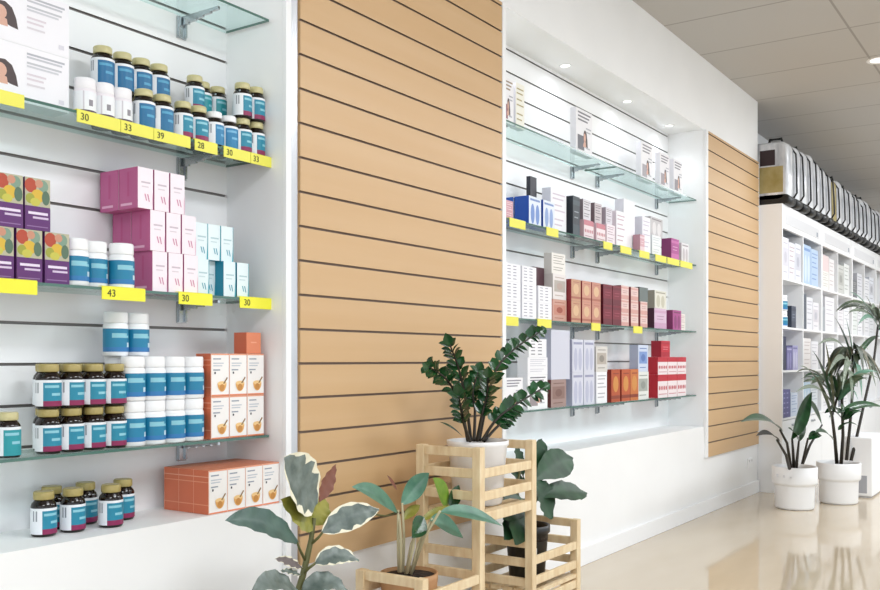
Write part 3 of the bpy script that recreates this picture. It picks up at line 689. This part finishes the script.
fill(0, 0, 3, [(.22, .2, .2, '#4d4a86', '#3a3670', 'pills', '#8c89be', '', 'violet carton', 0), (.2, .17, .2, '#cfd9ea', '#b4c2da', 'text', '#8ea4c8', '', 'pale blue carton', 0)])
fill(0, 1, 3, [(.22, .24, .2, '#bcd2e6', '#9fbbd6', 'bottles', '#7fa2c6', '#d6e4f0', 'pale blue bottle-print carton', 0), (.24, .2, .2, '#dde3ea', '#c6ced8', 'text', '#a9b4c2', '', 'grey-blue carton', 0)])
fill(1, 0, 3, [(.4, .2, .2, '#ececf0', '#d6d6dc', 'text', '#c4c4cc', '', 'wide white carton', 0)])
fill(1, 1, 3, [(.16, .18, .2, '#5b5f6e', '#484c5a', 'text', '#9a9eac', '', 'dark slate carton', 0), (.25, .2, .2, '#e6e6ea', '#d0d0d6', 'text', '#b4b4bc', '', 'white carton', 0)])
# teal tubs in the first cube of the second row
BT = tub_set(.062, .115)
x0, x1, z = cell(0, 0, 1)
for k, w in ((0, 'lower'), (1, 'upper')):
    put(BT, 'supplement_tub', x0+.16, UY0+.072, z+k*.116, 0, f'white tub with teal label in the first cube column, {w} of two', 'tub', 'tubs in the white cube shelving')
thing(generic(.13, .12, .16, '#4e5668', '#343a48', 'band', '#8a92a4', '#3d4456'), 'shelf_package', x0+.34, UY0+.068, z, 'dark slate box beside two stacked tubs in the first cube column', 'package', 'packages in the white cube shelving')

# ------------------------------------------------------------------ wrapped packs with black bases on top of the units
WRAP = noisy('clear_wrapped_white', '#a9acb4', '#f2f3f5', (16, 16, 5), .18, .6, nscale=1)
WRAPO = noisy('olive_wrapped', '#9a8a52', '#b7a878', (10, 10, 9), .25, .4, nscale=1)
def rrect(y0, y1, z0, z1, rf, n=6, rb=None):
    rb = rb or rf; pts = []
    for (cy, cz, r, a0) in ((y0+rf, z0+rf, rf, PI), (y1-rb, z0+rb, rb, 1.5*PI), (y1-rb, z1-rb, rb, 0), (y0+rf, z1-rf, rf, .5*PI)):
        for k in range(n+1):
            a = a0+.5*PI*k/n; pts.append((cy+r*math.cos(a), cz+r*math.sin(a)))
    return pts
def loft(b, outl, secs, m, mfun=None):
    rings = []; cy = sum(p[0] for p in outl)/len(outl); cz = sum(p[1] for p in outl)/len(outl)
    for x, s_ in secs:
        st = len(b.v)
        for (y, z) in outl: b.v.append((x, cy+(y-cy)*s_, cz+(z-cz)*s_))
        rings.append(st)
    n = len(outl)
    for i in range(len(rings)-1):
        for k in range(n):
            k2 = (k+1) % n; mm = m
            b.face((rings[i]+k, rings[i]+k2, rings[i+1]+k2, rings[i+1]+k), mm, True)
    b.face([rings[0]+k for k in reversed(range(n))], m); b.face([rings[-1]+k for k in range(n)], m)
def pack(i, x, w, h, olive):
    nm = 'olive and white' if olive else 'white'
    e = empty('wrapped_pack', (x, UY0, UZ), f'{nm} wrapped pack with black base, {ORD[i+1]} from the left on top of shelving', 'pack', 'wrapped packs on top of the shelving')
    e.rotation_euler = (0, random.uniform(-.10, .0) if i else 0, 0)
    y0, y1 = -.045, .33
    b = MB(); ol = rrect(y0+.01, y1, .018, h, .06)
    loft(b, ol, [(.012, .9), (.03, .97), (w*.5, 1), (w-.05, .97), (w-.03, .9)], WRAP if not (olive and i) else WRAPO); b.build('wrapped_body', e)
    b = MB(); ol = rrect(y0, y1+.01, 0, .07, .034); loft(b, ol, [(.012, .95), (.02, 1), (w-.035, 1), (w-.028, .95)], BLACK); b.build('base', e)
    b = MB(); ol = [(-.002+y0+.02*math.sin(a)*0, 0) for a in ()]
    b.tube([(w-.025, y0+.03, .05), (w-.022, y0-.002, .10), (w-.02, y0+.0, h*.55), (w-.022, y0+.006, h-.07), (w-.025, y0+.05, h-.005), (w-.025, y0+.12, h+.006)], .007, .006, BLACK); b.build('piping', e)
    if random.random() < .7:
        b = MB(); b.tube([(w*.45, y0+.07, h-.02), (w*.45, y0+.08, h+.03), (w*.45, y0+.16, h+.03), (w*.45, y0+.17, h-.02)], .011, .011, BLACK); b.build('handle', e)
    if olive and i == 0:
        b = MB(); b.box(.0105, .02, y0+.045, y1-.05, .085, .27, WRAPO); b.build('olive_insert', e)
        b = MB(); b.box(.009, .0115, .055, .16, .28, .39, mat('#2a1418', .5)); b.build('dark_label', e)
x = XE+.02
for i in range(20):
    wdt = .235 if i == 0 else random.uniform(.18, .23)
    if x + wdt > XE+4*UW-.02: break
    pack(i, x, wdt, (.46 if i < 6 else .43)+random.uniform(-.02, .03), i in (0, 7))
    x += wdt+.012

# ------------------------------------------------------------------ leaves and stems
def bez(p, n):
    """quadratic curve through base, control and tip"""
    a, c_, d = [Vector(q) for q in p]
    return [(1-t)**2*a + 2*t*(1-t)*c_ + t*t*d for t in (k/n for k in range(n+1))]
CAMV = Vector((0, CAMY, H))
def leaf(b, base, tip, w, bow=0., mat_=None, margin=None, nrm=None, shape=1.0, fold=.25, n=12, rib=None, waver=0., side_bow=0., peak=.45, face=.6):
    base = Vector(base); tip = Vector(tip)
    mid = (base+tip)/2 + Vector((0, 0, bow))
    if nrm is None:
        nrm = (CAMV-(base+tip)/2).normalized()*face + Vector((0, 0, 1))*(1-face)
    pts = bez((base, mid, tip), n); cols = 11; idx = []; ph_ = random.uniform(0, 6)
    for i, p in enumerate(pts):
        t = i/n
        tg = (pts[min(i+1, n)]-pts[max(i-1, 0)]).normalized()
        sd = tg.cross(nrm).normalized(); up = sd.cross(tg).normalized()
        q = t**(math.log(.5)/math.log(peak))
        ww = w/2*max(.02, math.sin(PI*min(max(q, .004), .996)))**shape
        row = []
        for j in range(cols):
            u = j/(cols-1)*2-1
            if margin is not None and j in (1, cols-2):
                u = math.copysign(.80+.13*math.sin(i*1.7+ph_+j)+.05*math.sin(i*4.1+ph_), u)
            wav = waver*math.sin(9*t*PI+u*2)*abs(u)
            row.append(len(b.v)); b.v.append(tuple(p + sd*u*ww + up*(abs(u)**1.3*ww*fold+wav)))
        idx.append(row)
    for i in range(n):
        for j in range(cols-1):
            m = mat_
            if margin is not None:
                edge = min(j, cols-2-j)
                if edge == 0: m = margin
            if rib is not None and j in (3, 4) and False: m = rib
            b.face((idx[i][j], idx[i][j+1], idx[i+1][j+1], idx[i+1][j]), m, True)
def pot_lathe(prof_out, m, soil_z, soil_r, name, loc, label, extra=None):
    e = empty(name, loc, label, 'potted plant')
    return e
def leafmat(name, c1, c2, rough=.3, sc=22):
    return noisy(name, c1, c2, (sc, sc, sc), rough, .05, nscale=1)
LG = leafmat('dark_green_leaf', '#17391f', '#2c5a30'); LG2 = leafmat('glossy_green_leaf', '#12351c', '#23572c', .25)
LT = leafmat('teal_green_leaf', '#3c6a56', '#5c8a72', .4); LV = leafmat('grey_variegated_leaf', '#4a5852', '#7b8680', .4, 30); LVD = leafmat('dark_variegated_leaf', '#38534c', '#506a60', .4)
LC = mat('#e6e0c8', .5, name='cream_leaf_margin'); LY = leafmat('olive_leaf', '#767a2c', '#9a9440', .4); LB = mat('#7c4c3c', .5, name='young_brown_leaf')
LYG = leafmat('yellow_green_leaf', '#5c8a2a', '#88a83c', .4); LF = leafmat('fiddle_leaf', '#0e3018', '#1d4a28', .45, 14); LS = leafmat('striped_frond', '#4a5a44', '#75806a', .45, 26)
STEM = mat('#4c5a34', .5, name='green_stem'); STEMP = mat('#b9b08e', .6, name='pale_stem'); STEMD = mat('#2a241c', .6, name='dark_stem'); STEMB = mat('#5a5a30', .5, name='brown_green_stem')

def planter(name, loc, label, prof, potm, soil_r, soil_z, potname='pot'):
    e = empty(name, loc, label, 'potted plant')
    b = MB(); b.lathe(prof, potm, 40, cap1=False); b.build(potname, e)
    b = MB(); b.lathe([(soil_r, soil_z-.03), (soil_r, soil_z), (soil_r*.5, soil_z+.006), (soil_r*.1, soil_z+.008)], SOIL, 32); b.build('soil', e)
    return e
def rel(e, p): return Vector(p) - Vector(e.location)

# --- wooden plant stand
YF, YK = -.349, -.104
XP = [2.192, 2.502, 2.842, 3.190]
TT = [.32, .67, .67, .35]
st = empty('plant_stand', (2.66, -.22, 0), 'pine tiered plant stand holding three potted plants before the wide wood panel', 'plant stand')
def rb(name, x0, x1, y0, y1, z0, z1):
    b = MB(); b.box(x0, x1, y0, y1, z0, z1, PINE); o = b.build(name, st, bevel=.002); o.location = -Vector(st.location)
pt = .03
for x, T in zip(XP, TT):
    for y in (YF, YK-pt): rb('post', x-pt/2, x+pt/2, y, y+pt, 0, T)
def side_rails(x, levels):
    for z in levels: rb('rail', x-.008, x+.008, YF+pt, YK-pt, z-.0145, z+.0145)
def face_rails(x0, x1, levels):
    for z in levels:
        rb('rail', x0, x1, YF+.003, YF+.015, z-.0145, z+.0145); rb('rail', x0, x1, YK-.015, YK-.003, z-.0145, z+.0145)
side_rails(XP[1], (.653, .587, .517, .335, .268, .20, .10)); side_rails(XP[2], (.653, .587, .517, .312, .246, .178, .10))
side_rails(XP[0], (.305, .24, .17, .10)); side_rails(XP[3], (.335, .268, .20, .11))
face_rails(XP[1]+pt/2, XP[2]-pt/2, (.587, .515, .447))
face_rails(XP[2]+pt/2, XP[3]-pt/2, (.255, .185, .112))
face_rails(XP[0]+pt/2, XP[1]-pt/2, (.262, .19, .112))
def deck(x0, x1, z):
    b = MB(); n = 5
    for k in range(n):
        y0 = YF+.004+(YK-YF-.008)/n*k
        b.box(x0, x1, y0, y0+(YK-YF)/n-.012, z-.014, z, PINE)
    o = b.build('shelf', st); o.location = -Vector(st.location)
deck(XP[1]+pt/2, XP[2]-pt/2, .465); deck(XP[2]+pt/2, XP[3]-pt/2, .15); deck(XP[0]+pt/2, XP[1]-pt/2, .128)

# --- zamioculcas in white pot on the tall tier
PWHITE = mat('#f0eff0', .3, name='white_ceramic')
zz = planter('zz_plant', (2.672, -.226, .466), 'dark green glossy-leaved plant in white pot on the tall tier', [(.078, 0), (.082, .006), (.098, .19), (.104, .196), (.104, .21), (.097, .21), (.093, .185)], PWHITE, .094, .188)
def frond(e, pts, n, lw, ll, m, stemm, r=.007, alt=True, t0=.3):
    P = [rel(e, p) for p in pts]
    b = MB(); dense = []
    for i in range(len(P)-1):
        p0 = P[max(i-1, 0)]; p1 = P[i]; p2 = P[i+1]; p3 = P[min(i+2, len(P)-1)]
        for k in range(8):
            t = k/8; t2 = t*t; t3 = t2*t
            dense.append(.5*((2*p1)+(p2-p0)*t+(2*p0-5*p1+4*p2-p3)*t2+(3*p1-p0-3*p2+p3)*t3))
    dense.append(P[-1]); N_ = len(dense)
    b.tube(dense, r, r*.4, stemm, 8)
    for k in range(n):
        t = t0+(1-t0)*(k+.5)/n; i = min(int(t*(N_-1)), N_-2)
        p = dense[i]; tg = (dense[i+1]-dense[max(i-1, 0)]).normalized()
        view = (CAMV-Vector(e.location)-p).normalized()
        sd = tg.cross(view).normalized()
        for sg in ((1, -1) if True else (1,)):
            s_ = ll*(1-.35*abs(t-.55))*random.uniform(.85, 1.1)
            d = (tg*random.uniform(.55, .85)+sd*sg*.85+view*random.uniform(-.25, .55)).normalized()
            nn = (view*.5+tg*.2+Vector((0, 0, .6))+sd*sg*random.uniform(-.2, .5)).normalized()
            leaf(b, p, p+d*s_, lw*random.uniform(.85, 1.1), .004, m, nrm=nn, n=6, fold=.2, peak=.5)
    tg = (dense[-1]-dense[-4]).normalized()
    leaf(b, dense[-1], dense[-1]+tg*ll, lw, .0, m, nrm=(CAMV-Vector(e.location)-dense[-1]).normalized(), n=6)
    return b
ZY = -.226
zst = [
    [(468, 441, ZY-.01), (460, 404, ZY-.02), (447, 380, ZY-.04), (429, 367, ZY-.06)],
    [(471, 441, ZY), (466, 402, ZY), (459, 370, ZY), (450, 345, ZY)],
    [(479, 441, ZY+.01), (487, 402, ZY), (497, 368, ZY-.01), (517, 347, ZY-.02), (540, 332, ZY-.03)],
    [(482, 441, ZY-.02), (496, 420, ZY-.05), (515, 405, ZY-.08), (543, 388, ZY-.1)],
    [(477, 441, ZY-.03), (482, 415, ZY-.06), (487, 395, ZY-.08), (488, 378, ZY-.1)],
    [(474, 441, ZY+.03), (475, 410, ZY+.05), (473, 392, ZY+.06), (478, 372, ZY+.07)],
    [(470, 441, ZY-.03), (464, 424, ZY-.06), (461, 410, ZY-.08), (459, 396, ZY-.09)],
    [(484, 441, ZY+.02), (496, 428, ZY+.03), (505, 420, ZY+.03), (514, 412, ZY+.03)],
]
for k, sp in enumerate(zst):
    n_ = (8, 11, 15, 11, 9, 9, 7, 6)[k]
    frond(zz, [at(*q) for q in sp], n_, .034, .047, LG2, STEMD, .006, t0=(.5, .35, .25, .3, .3, .35, .35, .4)[k]).build('frond', zz)
b = MB(); leaf(b, rel(zz, at(463, 437, ZY-.04)), rel(zz, at(440, 422, ZY-.07)), .02, .01, LG2); b.build('leaf', zz)

# --- fiddle-leaf plant in black pot on the right tier
fd = planter('fiddle_leaf_plant', (3.012, -.226, .151), 'broad-leaved dark green plant in black pot on the right-hand low tier', [(.06, 0), (.064, .004), (.077, .165), (.084, .17), (.084, .195), (.078, .195), (.075, .17)], mat('#141516', .4, name='black_nursery_pot'), .076, .172)
b = MB(); b.box(-.018, .018, -.0012, 0, -.02, .02, LW); lb = b.build('sticker', fd, (-.045, -.05, .11), .0)
lb.rotation_euler = (0, 0, -.75); lb.location = (-.0525, -.0495, .10)
FY = -.226
b = MB()
for q in ([(522, 522, FY), (528, 490, FY), (533, 460, FY)], [(519, 522, FY), (516, 495, FY-.02), (520, 470, FY)], [(526, 522, FY), (536, 500, FY-.03), (545, 492, FY-.04)]):
    b.tube([rel(fd, at(*p)) for p in q], .007, .004, STEMB)
b.build('stem', fd)
FLV = [((538, 480, FY), (542, 439, FY+.02), .075, .02, .8), ((534, 480, FY-.02), (573, 459, FY-.05), .105, .03, .75), ((538, 497, FY-.04), (587, 494, FY-.09), .085, .03, .6), ((534, 482, FY-.03), (552, 519, FY-.07), .15, .03, .75),
       ((527, 492, FY+.02), (509, 468, FY+.04), .08, .02, .7), ((525, 500, FY-.03), (504, 520, FY-.06), .085, .03, .7), ((522, 505, FY-.05), (516, 545, FY-.085), .10, .02, .8), ((519, 512, FY-.03), (505, 540, FY-.06), .07, .02, .8),
       ((524, 508, FY-.02), (512, 528, FY-.05), .085, .02, .8), ((527, 505, FY+.01), (520, 532, FY-.03), .09, .02, .8), ((522, 500, FY+.03), (503, 500, FY+.04), .08, .03, .8), ((526, 512, FY-.04), (532, 530, FY-.05), .07, .01, .8),
       ((530, 485, FY+.04), (548, 462, FY+.07), .07, .02, .7), ((524, 480, FY+.03), (515, 448, FY+.05), .07, .02, .7), ((530, 500, FY+.02), (548, 500, FY+.06), .08, .02, .5)]
for (p, q, w, bo, fc) in FLV:
    b = MB(); leaf(b, rel(fd, at(*p)), rel(fd, at(*q)), w*1.15, bo, LF, shape=.75, fold=.12, peak=.58, face=fc, waver=.004); b.build('leaf', fd)

# --- low plant with pale stems on the left tier
dp = planter('peperomia_plant', (2.296, -.215, .129), 'green plant with pale stems and long leaves on the left-hand low tier', [(.066, 0), (.07, .005), (.088, .16), (.088, .175), (.082, .175), (.08, .16)], noisy('tan_terracotta', '#b98a5f', '#c99c72', (8, 8, 8), .6), .081, .165)
DY = -.215
stems = [[(399, 572, DY), (398, 540, DY), (398, 510, DY)], [(403, 572, DY), (404, 535, DY), (402, 503, DY+.02)], [(411, 574, DY-.02), (418, 545, DY-.04), (432, 518, DY-.06)], [(407, 573, DY-.03), (413, 548, DY-.05), (415, 530, DY-.06)], [(410, 572, DY), (425, 535, DY-.02), (446, 508, DY-.03)], [(412, 572, DY-.02), (424, 538, DY-.06), (440, 511, -.34)], [(401, 572, DY-.02), (401, 540, DY-.02), (399, 515, DY)], [(406, 574, DY), (411, 545, DY), (422, 520, DY+.02)]]
b = MB()
for q in stems: b.tube([rel(dp, at(*p)) for p in q], .0048, .0035, STEMP)
b.tube([rel(dp, at(*p)) for p in ((398, 512, DY), (385, 516, DY-.01), (372, 514, DY-.02))], .003, .0025, STEMB)
b.build('stem', dp)
DL = [((398, 513, DY), (352, 487, DY-.02), .050, .03, LT, .75), ((401, 505, DY+.02), (429, 473, DY+.03), .048, .012, LT, .8), ((448, 508, DY-.02), (433, 478, DY-.02), .058, .01, LYG, .85), ((450, 509, DY-.03), (459, 485, DY-.03), .036, .005, LG2, .8),
      ((440, 512, -.34), (502, 526, -.43), .044, .03, LT, .6), ((430, 520, DY-.06), (463, 538, DY-.1), .056, .02, LT, .7), ((424, 517, DY-.05), (412, 538, DY-.07), .045, .0, LG2, .85), ((397, 490, DY+.03), (387, 475, DY+.03), .014, 0, LB, .8),
      ((420, 522, DY-.04), (455, 506, DY-.05), .022, .015, LY, .5), ((404, 520, DY+.02), (420, 505, DY+.03), .025, .01, LY, .5)]
for (p, q, w, bo, m, fc) in DL:
    b = MB(); leaf(b, rel(dp, at(*p)), rel(dp, at(*q)), w*1.3, bo, m, fold=.22, face=fc, shape=.9); b.build('leaf', dp)

# --- variegated rubber plant at the front left
RX, RY = 1.75, -.29
rp = planter('rubber_plant', (RX, RY, 0), 'variegated grey-green and cream-edged plant left of the stand, by the niche trim', [(.09, 0), (.1, .006), (.125, .24), (.13, .245), (.13, .26), (.122, .26), (.118, .24)], PWHITE, .118, .24)
b = MB(); b.tube([(0, 0, .235)] + [rel(rp, at(*p)) for p in ((298, 592, RY), (303, 575, RY), (307, 558, RY), (311, 540, RY), (314, 518, RY))], .010, .006, STEMB)
for q in ([(306, 562, RY), (300, 550, RY), (297, 542, RY-.02)], [(310, 545, RY), (318, 538, RY-.02), (323, 532, RY-.03)], [(303, 574, RY), (309, 568, RY-.02), (317, 562, RY-.03)]):
    b.tube([rel(rp, at(*p)) for p in q], .004, .003, STEMB)
b.build('stem', rp)
RL = [((316, 505, RY), (284, 459, RY-.03), .15, .0, LV, LC, .9, .65), ((319, 502, RY), (336, 464, RY), .042, .0, LB, None, .9, 1), ((314, 525, RY), (281, 500, RY-.02), .085, -.004, LY, None, .8, .8), ((313, 525, RY), (325, 498, RY), .07, 0, LY, None, .8, .8),
      ((298, 543, RY-.02), (226, 521, RY-.07), .07, .045, LVD, None, .75, .75), ((322, 533, RY-.03), (379, 510, RY-.06), .072, .025, LV, LC, .7, .8), ((315, 564, RY-.03), (359, 561, RY-.08), .055, .035, LV, LC, .65, .8),
      ((302, 568, RY), (275, 559, RY-.02), .028, .008, mat('#6d6260', .5), LC, .8, .8), ((301, 575, RY), (280, 571, RY-.03), .02, .006, LV, LC, .6, .8), ((298, 592, RY-.02), (252, 592, RY-.08), .06, .05, LV, None, .6, .8), ((302, 592, RY-.02), (348, 592, RY-.09), .06, .05, LV, None, .6, .8),
      ((296, 605, RY-.02), (250, 625, RY-.1), .06, .04, LVD, LC, .6, .8), ((300, 606, RY), (345, 630, RY-.08), .06, .04, LVD, LC, .6, .8)]
for (p, q, w, bo, m, mg, fc, sh) in RL:
    b = MB(); leaf(b, rel(rp, at(*p)), rel(rp, at(*q)), w, bo, m, mg, fold=.18, face=fc, shape=sh, n=16, waver=.003); b.build('leaf', rp)

# --- two white floor pots before the shelving
POTW = mat('#f1f1f2', .3, name='white_pot')
pp = [(.108, 0), (.117, .006), (.119, .015), (.122, .145), (.124, .152), (.134, .158), (.137, .17), (.139, .262), (.135, .268), (.128, .266), (.126, .24)]
pa = planter('bird_of_paradise_plant', (6.22, -.40, 0), 'broad-leaved green plant in white pot nearer the far slat panel', pp, POTW, .126, .238)
pb = planter('striped_palm_plant', (6.62, -.585, 0), 'tall palm with long striped fronds in white pot before the shelving', pp, POTW, .126, .238)
for k in range(3):
    b = MB(); x0 = -.05+.045*k; b.box(x0, x0+.014, -.0008, 0, -.010, .010-.005*k, mat('#dcdce0', .5))
    mk = b.build('faint_mark', pa); mk.location = (-.1345, .0335, .215); mk.rotation_euler = (0, 0, -1.815)
AY, BY = -.40, -.585
def stems_(e, lst, m, r0, r1):
    b = MB()
    for q in lst: b.tube([rel(e, at(*p)) for p in q], r0, r1, m)
    b.build('stem', e)
stems_(pa, [[(791, 470, AY), (789, 455, AY), (787, 443, AY), (780, 430, AY)], [(790, 470, AY), (786, 455, AY-.02), (777, 440, AY-.05)], [(796, 470, AY), (798, 450, AY), (799, 440, AY)], [(800, 470, AY), (810, 445, AY), (822, 425, AY)], [(794, 470, AY), (793, 450, AY), (792, 438, AY)], [(801, 470, AY), (805, 452, AY-.03), (808, 438, AY-.05)]], STEMD, .011, .006)
AL = [((783, 432, AY), (741, 422, AY-.1), .075, .09, LG, .5), ((780, 442, AY-.05), (756, 436, AY-.12), .05, .06, STEMD, .5), ((791, 440, AY-.02), (812, 392, AY-.05), .13, .03, LG, .9), ((822, 425, AY), (806, 398, AY+.03), .09, .02, LG, .8), ((799, 442, AY), (788, 428, AY-.08), .05, .03, LG2, .6), ((808, 440, AY-.05), (822, 436, AY-.1), .06, .04, LG2, .6), ((799, 442, AY), (804, 415, AY+.05), .07, .02, LG, .8)]
for (p, q, w, bo, m, fc) in AL:
    b = MB(); leaf(b, rel(pa, at(*p)), rel(pa, at(*q)), w, bo, m, face=fc, fold=.3); b.build('leaf', pa)
stems_(pb, [[(837, 465, BY), (835, 440, BY), (832, 415, BY), (838, 395, BY)], [(841, 465, BY), (843, 435, BY), (842, 400, BY), (848, 372, BY)], [(850, 465, BY-.02), (856, 440, BY-.04), (865, 400, BY-.06), (874, 360, BY-.08), (878, 325, BY-.08)], [(846, 465, BY), (850, 425, BY), (853, 385, BY), (852, 355, BY)]], STEMD, .012, .008)
BL = [((832, 420, BY), (800, 366, BY-.1), .05, .16), ((834, 415, BY), (812, 350, BY-.05), .045, .12), ((834, 412, BY), (825, 340, BY), .05, .05), ((840, 400, BY), (858, 400, BY-.15), .05, .15), ((836, 412, BY), (796, 392, BY-.15), .04, .16),
      ((852, 362, BY), (834, 316, BY-.05), .045, .06), ((852, 362, BY), (818, 345, BY-.12), .035, .16), ((854, 366, BY), (846, 318, BY+.02), .045, .03), ((853, 365, BY), (868, 350, BY-.1), .04, .14), ((852, 368, BY), (872, 372, BY-.12), .04, .2), ((852, 368, BY), (842, 390, BY-.15), .05, .22),
      ((853, 370, BY), (862, 398, BY-.15), .05, .24), ((852, 372, BY), (828, 374, BY-.15), .04, .2), ((853, 364, BY), (880, 336, BY-.05), .04, .1), ((848, 375, BY), (852, 402, BY-.16), .05, .2),
      ((878, 328, BY-.08), (850, 292, BY-.12), .035, .1), ((878, 328, BY-.08), (866, 296, BY-.05), .035, .05), ((878, 328, BY-.08), (900, 300, BY-.1), .04, .06), ((878, 328, BY-.08), (906, 340, BY-.12), .04, .14), ((878, 328, BY-.08), (858, 325, BY-.16), .035, .14), ((879, 326, BY-.08), (884, 286, BY-.05), .04, .02), ((878, 330, BY-.08), (890, 362, BY-.16), .045, .18),
      ((842, 412, BY-.03), (884, 408, BY-.2), .06, .07), ((838, 430, BY), (858, 426, BY-.12), .045, .06), ((833, 440, BY), (815, 432, BY-.1), .05, .05)]
for i, (p, q, w, bo) in enumerate(BL):
    b = MB(); leaf(b, rel(pb, at(*p)), rel(pb, at(*q)), w, bo, (LS, LG, LS, LT)[i % 4] if i < 22 else LG, face=.55, fold=.3, shape=.8, n=14, peak=.4); b.build('frond', pb)

def crown(px, py, Y, n, up, out, lng, mats, w):
    c = at(px, py, Y)
    for k in range(n):
        a = 2*PI*(k+random.uniform(-.3, .3))/n; L_ = lng*random.uniform(.75, 1.1)
        d = Vector((math.cos(a), math.sin(a)*.8, 0))*out*L_ + Vector((0, 0, up*L_*random.uniform(.6, 1.2)))
        b = MB(); leaf(b, rel(pb, c)+d*.05+Vector((0, 0, random.uniform(-.04, .02))), rel(pb, c)+d, w*random.uniform(.8, 1.2), L_*random.uniform(.22, .4), mats[k % len(mats)], face=.5, fold=.35, shape=.75, n=12, peak=.4)
        b.build('frond', pb)
LDF = leafmat('dark_frond', '#2a3326', '#4a5240', .45, 24); LBR = leafmat('brown_green_frond', '#4a4434', '#6e6a52', .5, 24)
crown(853, 348, BY, 20, -.6, .55, .46, (LDF, LBR, LS), .052)
crown(837, 398, BY, 18, .35, .75, .42, (LS, LG, LS, LT), .05)
crown(879, 318, BY-.08, 16, .12, .8, .46, (LS, LDF), .042)
crown(842, 415, BY-.02, 8, .1, .8, .22, (LG, LG2), .05)

# --- white floor bin behind the second pot
bn = empty('floor_bin', (7.22, -.642, 0), 'white floor bin with a grey panel behind the second white pot', 'bin')
b = MB(); b.box(-.27, .27, -.093, .093, .01, .41, WHITE); b.build('bin_body', bn, bevel=.006)
b = MB(); b.box(-.2715, -.27, -.06, .012, .03, .15, mat('#a7a9b0', .4)); b.build('grey_panel', bn)
b = MB(); b.box(-.255, .255, -.08, .08, 0, .012, mat('#d5d5d8', .5)); b.build('plinth', bn)

# ------------------------------------------------------------------ colour management
vs = SC.view_settings
SC.display_settings.display_device = 'sRGB'
vs.view_transform = 'Standard'; vs.look = 'None'; vs.gamma = 1; vs.use_curve_mapping = False; vs.exposure = -0.19
SC.cycles.use_denoising = True
SC.cycles.max_bounces = 10; SC.cycles.transparent_max_bounces = 16
